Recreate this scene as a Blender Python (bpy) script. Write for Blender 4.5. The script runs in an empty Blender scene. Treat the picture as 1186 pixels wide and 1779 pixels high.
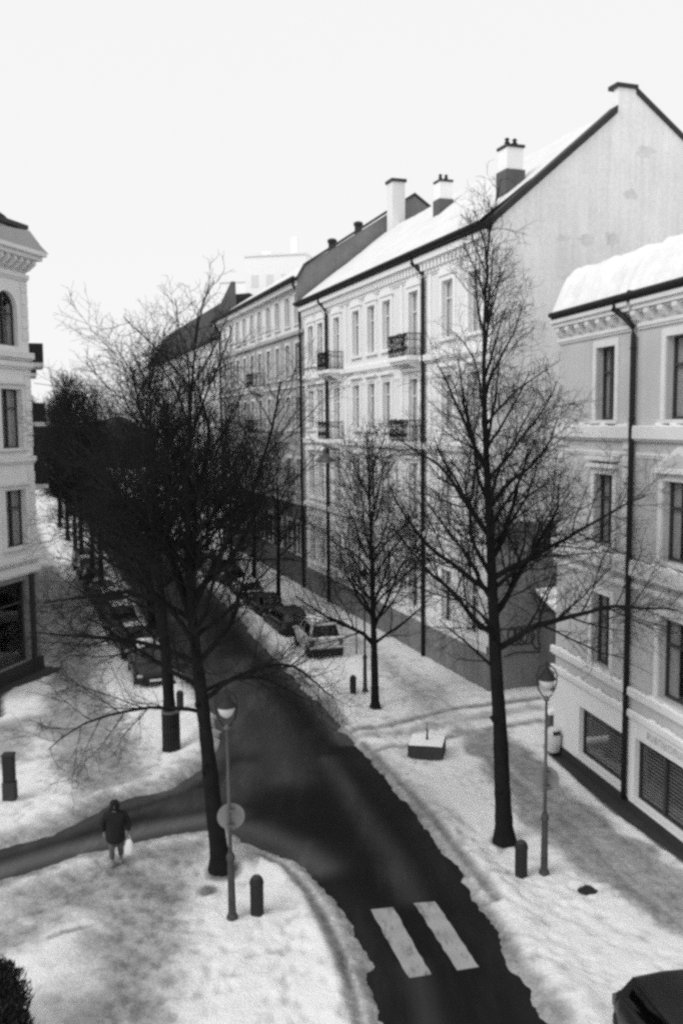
import bpy, bmesh, math, random
import numpy as np
from mathutils import Vector, Matrix
R = math.radians
PI = math.pi
random.seed(7)
rng = np.random.default_rng(11)
scn = bpy.context.scene
COL = scn.collection

# ------------------------------------------------------------------ camera, sky, sun, exposure
cam_d = bpy.data.cameras.new('camera')
cam = bpy.data.objects.new('camera', cam_d)
COL.objects.link(cam)
cam.location = (0, 0, 12)
_f = Vector((0, math.cos(R(5.6)), -math.sin(R(5.6))))
_r0 = Vector((1, 0, 0)); _u0 = _r0.cross(_f)
_c, _s = math.cos(R(.5)), math.sin(R(.5))
_r = _c * _r0 - _s * _u0; _u = _s * _r0 + _c * _u0
cam.matrix_world = Matrix(((_r.x, _u.x, -_f.x, 0), (_r.y, _u.y, -_f.y, 0), (_r.z, _u.z, -_f.z, 12), (0, 0, 0, 1)))
cam_d.sensor_fit = 'HORIZONTAL'
cam_d.sensor_width = 24.0
cam_d.lens = 24.0 * 1581 / 1186
cam_d.clip_start = .1
cam_d.clip_end = 5000
scn.camera = cam

SUN_EL, SUN_AZ = 40, 236            # azimuth clockwise from +Y: behind the camera, to the left
world = bpy.data.worlds.new('World')
scn.world = world
world.use_nodes = True
nt = world.node_tree
for n in list(nt.nodes): nt.nodes.remove(n)
sky = nt.nodes.new('ShaderNodeTexSky'); sky.sky_type = 'NISHITA'; sky.sun_disc = False
sky.sun_elevation = R(SUN_EL); sky.sun_rotation = R(SUN_AZ)
bw = nt.nodes.new('ShaderNodeRGBToBW')
mixn = nt.nodes.new('ShaderNodeMix'); mixn.data_type = 'RGBA'; mixn.inputs[0].default_value = .94
bg = nt.nodes.new('ShaderNodeBackground'); bg.inputs['Strength'].default_value = .1
wo = nt.nodes.new('ShaderNodeOutputWorld')
nt.links.new(sky.outputs[0], bw.inputs[0]); nt.links.new(bw.outputs[0], mixn.inputs[6])
mixn.inputs[7].default_value = (7.6, 7.6, 7.6, 1)       # even cloud cover
nt.links.new(mixn.outputs[2], bg.inputs[0]); nt.links.new(bg.outputs[0], wo.inputs[0])
sun_d = bpy.data.lights.new('sun', 'SUN'); sun_d.energy = 1.25; sun_d.angle = R(30); sun_d.color = (1, 1, 1)
sun = bpy.data.objects.new('sun', sun_d); COL.objects.link(sun)
sd = Vector((math.sin(R(SUN_AZ)) * math.cos(R(SUN_EL)), math.cos(R(SUN_AZ)) * math.cos(R(SUN_EL)), math.sin(R(SUN_EL))))
sun.rotation_euler = (-sd).to_track_quat('-Z', 'Y').to_euler()
sun.location = sd * 60
vs = scn.view_settings
vs.view_transform = 'Standard'; vs.look = 'None'; vs.gamma = 1; vs.exposure = .33; vs.use_curve_mapping = False
scn.cycles.use_denoising = False
scn.cycles.filter_width = 3.0
scn.cycles.max_bounces = 6; scn.cycles.diffuse_bounces = 3; scn.cycles.transparent_max_bounces = 10

# ------------------------------------------------------------------ materials
def nd(t, kind, **kw):
    n = t.nodes.new(kind)
    for k, v in kw.items(): setattr(n, k, v)
    return n
def mat(name, v, rough=.8, amt=.15, scale=1.2, fine=14, bump=.0, spec=.3, metal=0, streak=0, bscale=None):
    """grey material: base value v, varied by a broad and a fine noise (weathering), optional vertical streaks and bump"""
    m = bpy.data.materials.new(name); m.use_nodes = True
    t = m.node_tree; b = t.nodes['Principled BSDF']
    tc = nd(t, 'ShaderNodeTexCoord')
    n1 = nd(t, 'ShaderNodeTexNoise'); n1.inputs['Scale'].default_value = scale; n1.inputs['Detail'].default_value = 5
    n2 = nd(t, 'ShaderNodeTexNoise'); n2.inputs['Scale'].default_value = fine; n2.inputs['Detail'].default_value = 4
    t.links.new(tc.outputs['Object'], n1.inputs['Vector']); t.links.new(tc.outputs['Object'], n2.inputs['Vector'])
    a = nd(t, 'ShaderNodeMath', operation='ADD'); t.links.new(n1.outputs[0], a.inputs[0]); t.links.new(n2.outputs[0], a.inputs[1])
    last = a
    if streak:
        mp = nd(t, 'ShaderNodeMapping'); mp.inputs['Scale'].default_value = (3, 3, .12)
        n3 = nd(t, 'ShaderNodeTexNoise'); n3.inputs['Scale'].default_value = 1.5; n3.inputs['Detail'].default_value = 6
        t.links.new(tc.outputs['Object'], mp.inputs[0]); t.links.new(mp.outputs[0], n3.inputs['Vector'])
        ms = nd(t, 'ShaderNodeMath', operation='MULTIPLY_ADD'); ms.inputs[1].default_value = streak
        t.links.new(n3.outputs[0], ms.inputs[0]); t.links.new(a.outputs[0], ms.inputs[2]); last = ms
    mr = nd(t, 'ShaderNodeMapRange'); ex = streak * .5
    mr.inputs['From Min'].default_value = .55 + ex; mr.inputs['From Max'].default_value = 1.45 + ex
    mr.inputs['To Min'].default_value = v * (1 - amt); mr.inputs['To Max'].default_value = min(.95, v * (1 + amt))
    t.links.new(last.outputs[0], mr.inputs['Value'])
    t.links.new(mr.outputs[0], b.inputs['Base Color'])
    b.inputs['Roughness'].default_value = rough; b.inputs['Specular IOR Level'].default_value = spec; b.inputs['Metallic'].default_value = metal
    if bump:
        bp = nd(t, 'ShaderNodeBump'); bp.inputs['Strength'].default_value = bump; bp.inputs['Distance'].default_value = .03
        if bscale:
            n4 = nd(t, 'ShaderNodeTexNoise'); n4.inputs['Scale'].default_value = bscale; n4.inputs['Detail'].default_value = 5
            t.links.new(tc.outputs['Object'], n4.inputs['Vector']); t.links.new(n4.outputs[0], bp.inputs['Height'])
        else: t.links.new(n2.outputs[0], bp.inputs['Height'])
        t.links.new(bp.outputs[0], b.inputs['Normal'])
    return m
def glass(name, tint=.8, refl=1.0):
    m = bpy.data.materials.new(name); m.use_nodes = True
    t = m.node_tree
    for n in list(t.nodes): t.nodes.remove(n)
    o = nd(t, 'ShaderNodeOutputMaterial'); tr = nd(t, 'ShaderNodeBsdfTransparent'); gl = nd(t, 'ShaderNodeBsdfGlossy')
    tr.inputs[0].default_value = (tint, tint, tint, 1); gl.inputs['Roughness'].default_value = .03
    gl.inputs[0].default_value = (refl, refl, refl, 1)
    lw = nd(t, 'ShaderNodeLayerWeight'); lw.inputs[0].default_value = .5
    pw = nd(t, 'ShaderNodeMath', operation='POWER'); pw.inputs[1].default_value = 4.5
    fr = nd(t, 'ShaderNodeMath', operation='MULTIPLY_ADD'); fr.inputs[1].default_value = .9; fr.inputs[2].default_value = .06
    t.links.new(lw.outputs['Facing'], pw.inputs[0]); t.links.new(pw.outputs[0], fr.inputs[0])
    mx = nd(t, 'ShaderNodeMixShader')
    t.links.new(fr.outputs[0], mx.inputs[0]); t.links.new(tr.outputs[0], mx.inputs[1]); t.links.new(gl.outputs[0], mx.inputs[2])
    t.links.new(mx.outputs[0], o.inputs[0])
    return m
M = dict(
    snow=mat('fresh_snow', .86, .7, .07, .8, 9, .25, .2),
    roof_snow=mat('old_roof_snow', .70, .75, .12, .9, 5, .5, .2, bscale=2.5), house_snow=mat('settled_roof_snow', .76, .75, .13, .8, 4, .6, .2, bscale=3),
    bark=mat('bark', .013, .95, .5, 3, 30, .8, .1),
    twig=mat('twig_bark', .016, .95, .4, 3, 30, 0, .1),
    plaster_grey=mat('grey_plaster', .48, .9, .17, .7, 18, .15, .2, streak=.5),
    plaster_white=mat('white_plaster', .74, .85, .07, .7, 14, .1, .2, streak=.3),
    plaster_field=mat('pale_grey_plaster', .78, .9, .09, .7, 14, .1, .2, streak=.4),
    plaster_gable=mat('gable_plaster', .76, .9, .16, .55, 6, .1, .2, streak=.9),
    plaster_patch=mat('patched_plaster', .64, .9, .2, 2, 10, .1),
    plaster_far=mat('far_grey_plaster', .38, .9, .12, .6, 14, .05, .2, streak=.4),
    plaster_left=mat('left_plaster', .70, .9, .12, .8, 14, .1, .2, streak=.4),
    haze_block=mat('hazed_tower_plaster', .93, .9, .04, .6, 8),  # pale walls whitened further, distance haze put into the colour
    trim=mat('white_trim', .86, .8, .06, 1.5, 20, .05, .2, streak=.3),
    trim_house=mat('house_trim', .66, .85, .12, 1.5, 20, .05, .2, streak=.4),
    trim_left=mat('pale_trim', .66, .8, .12, 1.5, 20, .05, .2, streak=.3),
    lower_wall_render=mat('stained_shaded_render', .19, .92, .35, .6, 8, .3, .2, streak=1.0),
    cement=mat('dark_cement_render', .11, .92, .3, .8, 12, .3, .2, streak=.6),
    plinth=mat('plinth_stone', .035, .9, .3, 1.2, 14, .2, .2),
    iron=mat('dark_iron', .012, .7, .3, 3, 20, 0, .4),
    pipe=mat('dark_pipe_paint', .014, .7, .3, 3, 20, 0, .3),
    lampgrey=mat('grey_lamp_paint', .09, .6, .25, 3, 30, 0, .4, streak=.6),
    lampbase=mat('dark_lamp_base_paint', .045, .7, .5, 3, 14, 0, .3, streak=.6),
    lampwhite=mat('opal_glass', .5, .35, .05, 3, 20),
    signback=mat('sign_back_metal', .19, .6, .1, 3, 20, 0, .4),
    roof_dark=mat('dark_roof_tiles', .035, .85, .35, 1, 9, .3),
    brick=mat('grey_brick_wall', .20, .92, .3, 1, 12, .3, streak=.5),
    frame_dark=mat('dark_window_frame', .045, .6, .25, 3, 20),
    frame_white=mat('white_window_frame', .7, .6, .1, 3, 20),
    curtain=mat('curtain_cloth', .42, .95, .2, 4, 20),
    blind=mat('blind_slat', .5, .7, .25, 1.2, 12),
    curtain_white=mat('white_curtain', .75, .9, .1, 4, 20),
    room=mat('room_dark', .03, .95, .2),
    glass=glass('window_glass', .75), glass_dark=glass('car_glass', .22),
    car_black=mat('black_car_paint', .008, .35, .3, 2, 20, 0, .35),
    car_dark=mat('dark_car_paint', .014, .35, .3, 2, 20, 0, .35),
    car_silver=mat('silver_car_paint', .5, .4, .25, 3, 12, 0, .5),
    rubber=mat('rubber', .015, .9, .2), rim=mat('wheel_rim', .22, .4, .2, 3, 20, 0, .5, .6),
    lamp_clear=mat('headlight_lens', .4, .15, .1, 5, 20, 0, .6), lamp_red=mat('tail_light_lens', .07, .2, .2, 5, 20, 0, .6),
    plate=mat('number_plate', .6, .5, .1),
    concrete=mat('wet_concrete', .04, .9, .35, 2, 14, .3), 
    coat=mat('dark_coat_cloth', .014, .95, .3, 5, 40, .3), trousers=mat('grey_trousers', .10, .95, .2, 5, 40, .3),
    skin=mat('skin', .16, .6, .08, 5, 30), hair=mat('dark_hair', .02, .7, .3), shoe=mat('pale_shoe', .2, .8, .2),
    bag=mat('white_plastic_bag', .75, .45, .08, 8, 20, .3),
    bin=mat('pale_bin_plastic', .6, .5, .1, 3, 20), bin_dark=mat('bin_opening', .03, .8, .2),
    leaf=mat('evergreen_leaf', .018, .8, .5, 2, 20), wire=mat('cable', .35, .6, .1),
    lettering=mat('sign_lettering', .28, .8, .15), spray=mat('spray_paint', .02, .8, .3),
    facade_roof=mat('sheet_metal_edge', .03, .6, .35, 2, 14),
)
def asphalt_mat():
    m = mat('wet_asphalt', .009, .8, .5, .5, 25, .35, .06, bscale=60)
    t = m.node_tree; b = t.nodes['Principled BSDF']
    old = b.inputs['Base Color'].links[0].from_socket
    tc = nd(t, 'ShaderNodeTexCoord'); mp = nd(t, 'ShaderNodeMapping'); mp.inputs['Rotation'].default_value = (0, 0, R(14)); mp.inputs['Scale'].default_value = (1, .22, 1)
    n = nd(t, 'ShaderNodeTexNoise'); n.inputs['Scale'].default_value = .9; n.inputs['Detail'].default_value = 8; n.inputs['Roughness'].default_value = .65
    t.links.new(tc.outputs['Object'], mp.inputs[0]); t.links.new(mp.outputs[0], n.inputs['Vector'])
    r = nd(t, 'ShaderNodeMapRange'); r.inputs['From Min'].default_value = .5; r.inputs['From Max'].default_value = .78; r.inputs['To Max'].default_value = .9
    t.links.new(n.outputs[0], r.inputs['Value'])
    at = nd(t, 'ShaderNodeAttribute'); at.attribute_name = 'slush'
    mx0 = nd(t, 'ShaderNodeMath', operation='MULTIPLY'); t.links.new(r.outputs[0], mx0.inputs[0]); 
    ad = nd(t, 'ShaderNodeMath', operation='MULTIPLY_ADD'); ad.inputs[1].default_value = .9; ad.inputs[2].default_value = .10
    t.links.new(at.outputs['Fac'], ad.inputs[0]); t.links.new(ad.outputs[0], mx0.inputs[1])
    m2 = nd(t, 'ShaderNodeMath', operation='MULTIPLY_ADD'); m2.inputs[1].default_value = .75; m2.use_clamp = True
    t.links.new(at.outputs['Fac'], m2.inputs[0]); t.links.new(mx0.outputs[0], m2.inputs[2])
    mx = nd(t, 'ShaderNodeMix', data_type='RGBA'); mx.inputs[7].default_value = (.12, .12, .12, 1)
    t.links.new(m2.outputs[0], mx.inputs[0]); t.links.new(old, mx.inputs[6]); t.links.new(mx.outputs[2], b.inputs['Base Color'])
    return m
def ground_snow_mat():
    """snow whose trodden, dirty areas (attribute 'trodden') turn to grey slush; clods and prints in fine relief"""
    m = bpy.data.materials.new('street_snow'); m.use_nodes = True
    t = m.node_tree; b = t.nodes['Principled BSDF']
    tc = nd(t, 'ShaderNodeTexCoord')
    at = nd(t, 'ShaderNodeAttribute'); at.attribute_name = 'trodden'
    def noise(s, d=6, ro=.55):
        n = nd(t, 'ShaderNodeTexNoise'); n.inputs['Scale'].default_value = s; n.inputs['Detail'].default_value = d; n.inputs['Roughness'].default_value = ro
        t.links.new(tc.outputs['Object'], n.inputs['Vector']); return n
    big, mid, fine = noise(.5), noise(3.0, 7, .7), noise(12, 5, .65)
    def ma(op, a, b_, c=None):
        n = nd(t, 'ShaderNodeMath', operation=op)
        for i, q in enumerate((a, b_, c)):
            if q is None: continue
            if isinstance(q, (int, float)): n.inputs[i].default_value = q
            else: t.links.new(q, n.inputs[i])
        return n.outputs[0]
    s = ma('MULTIPLY_ADD', mid.outputs[0], 1.3, -.65)
    s = ma('MULTIPLY_ADD', fine.outputs[0], .8, ma('ADD', s, -.4))
    s = ma('MULTIPLY_ADD', big.outputs[0], .7, ma('ADD', s, -.35))
    w = ma('MULTIPLY_ADD', at.outputs['Fac'], .45, .19)
    f = ma('ADD', at.outputs['Fac'], ma('MULTIPLY', ma('ADD', s, -.10), w))
    cr = nd(t, 'ShaderNodeValToRGB'); t.links.new(f, cr.inputs[0])
    e = cr.color_ramp.elements
    e[0].position = 0; e[0].color = (.84, .84, .84, 1); e[1].position = 1; e[1].color = (.07, .07, .07, 1)
    for p, v in ((.16, .69), (.36, .44), (.62, .24)):
        x = cr.color_ramp.elements.new(p); x.color = (v, v, v, 1)
    t.links.new(cr.outputs[0], b.inputs['Base Color'])
    b.inputs['Roughness'].default_value = .75; b.inputs['Specular IOR Level'].default_value = .2
    bp = nd(t, 'ShaderNodeBump'); bp.inputs['Strength'].default_value = .7; bp.inputs['Distance'].default_value = .06
    h = ma('MULTIPLY_ADD', mid.outputs[0], 1.4, fine.outputs[0])
    t.links.new(h, bp.inputs['Height']); t.links.new(bp.outputs[0], b.inputs['Normal'])
    return m
def zebra_mat():
    m = mat('worn_road_paint', .30, .7, .3, 2, 25, .2)
    t = m.node_tree; b = t.nodes['Principled BSDF']; old = b.inputs['Base Color'].links[0].from_socket
    tc = nd(t, 'ShaderNodeTexCoord'); mp = nd(t, 'ShaderNodeMapping'); mp.inputs['Rotation'].default_value = (0, 0, R(14)); mp.inputs['Scale'].default_value = (1, .35, 1)
    n = nd(t, 'ShaderNodeTexNoise'); n.inputs['Scale'].default_value = 3.2; n.inputs['Detail'].default_value = 9; n.inputs['Roughness'].default_value = .75
    t.links.new(tc.outputs['Object'], mp.inputs[0]); t.links.new(mp.outputs[0], n.inputs['Vector'])
    r = nd(t, 'ShaderNodeMapRange'); r.inputs['From Min'].default_value = .52; r.inputs['From Max'].default_value = .66; r.inputs['To Max'].default_value = .75; t.links.new(n.outputs[0], r.inputs['Value'])
    mx = nd(t, 'ShaderNodeMix', data_type='RGBA'); mx.inputs[7].default_value = (.04, .04, .04, 1)
    t.links.new(r.outputs[0], mx.inputs[0]); t.links.new(old, mx.inputs[6]); t.links.new(mx.outputs[2], b.inputs['Base Color'])
    return m
M['asphalt'] = asphalt_mat(); M['ground'] = ground_snow_mat(); M['paint'] = zebra_mat()

# ------------------------------------------------------------------ mesh helpers
class MB:
    def __init__(s): s.v = []; s.f = []; s.T = None
    def pt(s, p):
        if s.T: p = s.T(p)
        s.v.append(tuple(p)); return len(s.v) - 1
    def poly(s, pts): s.f.append([s.pt(p) for p in pts])
    def box(s, x0, x1, y0, y1, z0, z1):
        if x0 > x1: x0, x1 = x1, x0
        if y0 > y1: y0, y1 = y1, y0
        i = [s.pt(p) for p in ((x0,y0,z0),(x1,y0,z0),(x1,y1,z0),(x0,y1,z0),(x0,y0,z1),(x1,y0,z1),(x1,y1,z1),(x0,y1,z1))]
        for q in ((3,2,1,0),(4,5,6,7),(0,1,5,4),(1,2,6,5),(2,3,7,6),(3,0,4,7)): s.f.append([i[k] for k in q])
    def prism(s, pts, y0, y1, axis='y'):
        """extrude a polygon given in (a,b) along an axis"""
        def P(a, b, c): return {'y': (a, c, b), 'x': (c, a, b), 'z': (a, b, c)}[axis]
        A = [s.pt(P(a, b, y0)) for a, b in pts]; B = [s.pt(P(a, b, y1)) for a, b in pts]
        n = len(pts); s.f.append(A[::-1]); s.f.append(B)
        for k in range(n): s.f.append([A[k], A[(k+1) % n], B[(k+1) % n], B[k]])
    def tube(s, path, rad, n=8, cap=True):
        path = [Vector(p) for p in path]
        if not hasattr(rad, '__len__'): rad = [rad] * len(path)
        rings = []; up = Vector((0, 0, 1))
        for k, p in enumerate(path):
            d = (path[min(k+1, len(path)-1)] - path[max(k-1, 0)]).normalized()
            ref = Vector((1, 0, 0)) if abs(d.z) > .9 else up
            a = d.cross(ref).normalized(); b = d.cross(a)
            rings.append([s.pt(p + (a*math.cos(2*PI*j/n) + b*math.sin(2*PI*j/n)) * rad[k]) for j in range(n)])
        for k in range(len(rings)-1):
            for j in range(n): s.f.append([rings[k][j], rings[k][(j+1) % n], rings[k+1][(j+1) % n], rings[k+1][j]])
        if cap: s.f.append(rings[0][::-1]); s.f.append(rings[-1])
    def lathe(s, prof, n=16, c=(0, 0, 0)):
        rings = []
        for r, z in prof:
            rings.append([s.pt((c[0] + r*math.cos(2*PI*j/n), c[1] + r*math.sin(2*PI*j/n), c[2] + z)) for j in range(n)])
        for k in range(len(rings)-1):
            for j in range(n): s.f.append([rings[k][j], rings[k][(j+1) % n], rings[k+1][(j+1) % n], rings[k+1][j]])
        s.f.append(rings[0][::-1]); s.f.append(rings[-1])
    def mesh(s, name, m, smooth=False):
        me = bpy.data.meshes.new(name); me.from_pydata(s.v, [], s.f); me.update()
        if m: me.materials.append(m)
        if smooth: me.polygons.foreach_set('use_smooth', [True]*len(me.polygons))
        return me
    def build(s, name, m, parent=None, loc=None, rz=0, smooth=False, bevel=0, fix=True):
        me = s.mesh(name, m, smooth)
        if fix:
            bm = bmesh.new(); bm.from_mesh(me); bmesh.ops.recalc_face_normals(bm, faces=bm.faces); bm.to_mesh(me); bm.free()
        return inst(name, me, parent, loc, rz, bevel)
def inst(name, me, parent=None, loc=None, rz=0, bevel=0):
    o = bpy.data.objects.new(name, me); COL.objects.link(o)
    if parent: o.parent = parent
    if loc: o.location = loc
    if rz: o.rotation_euler = (0, 0, rz)
    if bevel:
        b = o.modifiers.new('bevel', 'BEVEL'); b.width = bevel; b.segments = 2; b.limit_method = 'ANGLE'
    return o
def np_mesh(name, V, F, m, smooth=True):
    me = bpy.data.meshes.new(name); V = np.asarray(V, np.float32); F = np.asarray(F, np.int32)
    k = F.shape[1]
    me.vertices.add(len(V)); me.vertices.foreach_set('co', V.ravel())
    me.loops.add(F.size); me.loops.foreach_set('vertex_index', F.ravel())
    me.polygons.add(len(F)); me.polygons.foreach_set('loop_start', np.arange(0, F.size, k, dtype=np.int32))
    me.polygons.foreach_set('loop_total', np.full(len(F), k, np.int32))
    me.update(calc_edges=True)
    if smooth: me.polygons.foreach_set('use_smooth', np.ones(len(F), bool))
    if m: me.materials.append(m)
    return me
def tag(o, label=None, cat=None, group=None, kind=None):
    if label: o['label'] = label
    if cat: o['category'] = cat
    if group: o['group'] = group
    if kind: o['kind'] = kind
    return o
def thing(name, label, cat, loc=(0, 0, 0), rz=0, group=None):
    o = bpy.data.objects.new(name, None); COL.objects.link(o); o.empty_display_size = .3
    o.location = loc; o.rotation_euler = (0, 0, rz)
    return tag(o, label, cat, group)
def copy_tree(o, parent=None):
    c = o.copy(); COL.objects.link(c)
    if parent: c.parent = parent
    for ch in list(o.children): copy_tree(ch, c)
    return c
# value noise
_P = rng.random((256, 256))
def vnoise(x, y):
    xi = np.floor(x).astype(int); yi = np.floor(y).astype(int); fx = x - xi; fy = y - yi
    fx = fx*fx*(3-2*fx); fy = fy*fy*(3-2*fy)
    g = lambda a, b: _P[a & 255, b & 255]
    return (g(xi, yi)*(1-fx)*(1-fy) + g(xi+1, yi)*fx*(1-fy) + g(xi, yi+1)*(1-fx)*fy + g(xi+1, yi+1)*fx*fy)
def fbm(x, y, o=4):
    a, t, s = 1, 0, 0
    for k in range(o): s = s + a*vnoise(x*2**k + 17*k, y*2**k + 31*k); t += a; a *= .5
    return s / t - .5
def seg_dist(X, Y, pl):
    d = np.full(X.shape, 1e9)
    for (ax, ay), (bx, by) in zip(pl[:-1], pl[1:]):
        dx, dy = bx-ax, by-ay; L = dx*dx+dy*dy
        t = np.clip(((X-ax)*dx + (Y-ay)*dy)/L, 0, 1)
        d = np.minimum(d, np.hypot(X-ax-t*dx, Y-ay-t*dy))
    return d
def sdist(X, Y, pg):
    """signed distance to a polygon, negative inside"""
    pl = pg + [pg[0]]; d = seg_dist(X, Y, pl); ins = np.zeros(X.shape, bool)
    for (ax, ay), (bx, by) in zip(pl[:-1], pl[1:]):
        c = (ay > Y) != (by > Y)
        with np.errstate(divide='ignore', invalid='ignore'): ins ^= c & (X < (bx-ax)*(Y-ay)/(by-ay+1e-12) + ax)
    return np.where(ins, -d, d)
sst = lambda a, b, x: (lambda t: t*t*(3-2*t))(np.clip((x-a)/(b-a), 0, 1))

# ------------------------------------------------------------------ ground, road, pavements
ROAD = [(7.2, 5), (4.02, 17.1), (3.46, 19.9), (2.93, 23.2), (2.44, 25.2), (1.86, 27.6), (1.23, 29.9), (.5, 32.7), (-.14, 34.7), (-.88, 37.5), (-2.0, 40.9), (-3.35, 45), (-5.06, 50.7), (-7.24, 58), (-13.5, 76), (-76, 255),
        (-82, 255), (-19, 76), (-13.6, 60), (-11.2, 52), (-8.6, 45.2), (-6.9, 41), (-5.3, 36.9), (-4.6, 33.4), (-4.8, 30.8), (-5.66, 29.1), (-7.24, 27.75), (-8.46, 25.8), (-9.74, 24.7), (-22, 15.2),
        (-22, 13.4), (-9.13, 23.06), (-7.89, 24.0), (-6.56, 24.95), (-5.04, 25.65), (-3.39, 26.0), (-2.9, 25.2), (-2.42, 24.73), (-1.57, 24.14), (-.9, 23.2), (-.28, 22.2), (.08, 21.2), (.41, 20), (.61, 18.25), (.78, 17.15), (2.6, 5)]
def grid(ys, xs):
    X, Y = np.meshgrid(xs, ys); n, m_ = X.shape
    i = np.arange(n*m_).reshape(n, m_)
    F = np.stack([i[:-1, :-1], i[:-1, 1:], i[1:, 1:], i[1:, :-1]], -1).reshape(-1, 4)
    return X, Y, F
ys = [5.0]
while ys[-1] < 150: ys.append(ys[-1] + (.14 if ys[-1] < 15 else .066*max(1, (ys[-1]/20)**1.35)))
xs = np.concatenate([np.arange(-60, -19, .5), np.arange(-19, -12, .2), np.arange(-12, 11, .072), np.arange(11, 20, .5)])
X, Y, F = grid(np.array(ys), xs)
# jog the plan position with noise so every edge is ragged
nx = fbm(X*1.1, Y*1.1)*.7 + fbm(X*5, Y*5, 3)*.14
sd_road = sdist(X, Y, ROAD) + nx*.8 - .06
RBW = [(7.52, 32.5), (7.55, 31.6), (7.95, 28.9), (8.55, 26.2), (9.2, 24.05), (11.2, 15), (14, 5), (18, 5), (12, 33.5)]       # bare strip under the right-hand house
d_bare = sdist(X, Y, RBW) + nx*.22
LBW = [(-13.9, 44.2), (-14.3, 42.6), (-15.4, 40), (-14.2, 36.6), (-15.2, 35.4), (-19, 30), (-26, 35), (-16, 45)]
d_bare = np.minimum(d_bare, sdist(X, Y, LBW) + nx*.7)
snow = .10 + .10*fbm(X*.5, Y*.5) + .07*fbm(X*1.8, Y*1.8) + .055*fbm(X*5, Y*5, 3)
bank = np.exp(-((sd_road-.75)/.5)**2)*(.12 + .35*np.maximum(0, fbm(X*.9+9, Y*.9)))
Bk = [(-.2, 37.2), (-1.2, 40), (-2.7, 44.6), (-4.4, 50), (-6.5, 57.5), (-9, 66)]
dB = seg_dist(X, Y, Bk); bank = bank + np.exp(-(dB/.75)**2)*(.22+.35*np.maximum(0, fbm(X*1.3, Y*1.3)+.1))*(Y > 36)
tr = np.zeros(X.shape)
def zone(pg, val, soft):
    global tr
    d = sdist(X, Y, pg) + nx*1.2
    tr = np.maximum(tr, val*(1 - sst(-soft, soft*.6, d)))
def line(pl, val, w):
    global tr
    d = seg_dist(X, Y, pl) + nx*.12
    tr = np.maximum(tr, val*np.exp(-(np.maximum(d, 0)/w)**2))
# trodden pavement along the right-hand house
zone([(4.1, 34.5), (4.5, 33.2), (4.9, 28.9), (5.4, 26.2), (6.3, 23.1), (7.1, 21.1), (7.9, 19.9), (10.5, 14), (13.5, 8), (15.5, 8), (11.9, 15), (9.7, 21), (8.9, 23.6), (8.2, 25.4), (7.35, 28.8), (7.0, 31.4), (6.4, 34.5)], .57, .4)
zone([(3.0, 34.3), (5.6, 34.2), (4.4, 41), (2.6, 46), (-1, 56), (-3, 62), (-4, 62), (.3, 48), (2.2, 41)], .34, .9)
# trodden square on the left, pavement along the left house
zone([(-7.6, 23.6), (-6.2, 24.9), (-3.6, 25.4), (-3.4, 23.3), (-3.6, 20.5), (-3.3, 18), (-3.0, 14), (-3, 5), (-6.2, 5), (-5.8, 14), (-5.9, 18), (-6.4, 20.5), (-9, 22.1)], .55, 1.1)
zone([(-13, 19), (-9, 22.6), (-7, 22), (-7, 20), (-12, 16)], .46, .9)
zone([(-8.3, 27.2), (-7.3, 28.6), (-6.2, 29.8), (-7.6, 33.5), (-9.6, 37.5), (-11, 41), (-12.6, 47), (-15, 55), (-20, 70), (-25, 70), (-18, 53), (-13.5, 41), (-12.5, 35), (-10, 30.6)], .58, .9)
zone([(-16, 27), (-11, 31.5), (-12.5, 37), (-18, 33)], .48, .8)
zone([(-13.6, 41), (-11.2, 41), (-13.5, 49), (-17, 58), (-24, 76), (-40, 118), (-46, 118), (-25, 71), (-17, 49)], .62, .6)
# wheel tracks to the gate, along both kerbs and over the corner island
for pl, v, w in (([(-.2, 33.9), (2.1, 35.2), (4.6, 37.0), (8.4, 38.3)], .62, .30), ([(.9, 31.8), (3.4, 33.2), (5.3, 34.3), (7.9, 35.4)], .6, .26),
                 ([(-.2, 33.4), (2.4, 34.2), (4.9, 35.6), (8, 37)], .4, .5),
                 ([(.7, 32.9), (1.75, 29.6), (2.6, 26.6), (3.2, 24.2), (3.75, 21.6)], .72, .2), ([(1.0, 32.3), (2.2, 28.6), (3.0, 26), (3.5, 24)], .3, .5),
                 ([(-2.4, 24.3), (-1.7, 23.6), (-1.05, 22.4), (-.55, 20.9), (-.1, 19.2), (.25, 17), (.6, 14)], .8, .17), ([(-1.3, 23.4), (-.6, 22), (-.15, 20.8), (.2, 19.2)], .3, .3),
                 ([(-3.2, 25.5), (-2.4, 24.9), (-1.4, 24.3)], .55, .5), ([(-9, 26), (-7.5, 28.2), (-5.9, 29.4), (-5.2, 31)], .42, .35),
                 ([(-4.6, 21.7), (-6.9, 20.2)], .5, .12), ([(-6.6, 29.0), (-8.2, 32)], .35, .2), ([(-7.4, 28.4), (-9.2, 31.2)], .35, .2),
                 ([(-.9, 38.2), (-3.2, 46), (-5.4, 53)], .3, .35)):
    line(pl, v, w)
# foot of each tree: bare soil and litter
for cx, cy, rr in ((-3.31, 23.3, .55), (-3.5, 22.3, .35), (4.5, 24.8, .35), (1.35, 37.2, .3), (-6.34, 32.5, .25), (6.18, 22.15, .22)):
    d = np.hypot(X-cx, (Y-cy)*.9) + nx*.35
    tr = np.maximum(tr, .95*(1 - sst(rr*.4, rr*1.25, d)))
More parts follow.
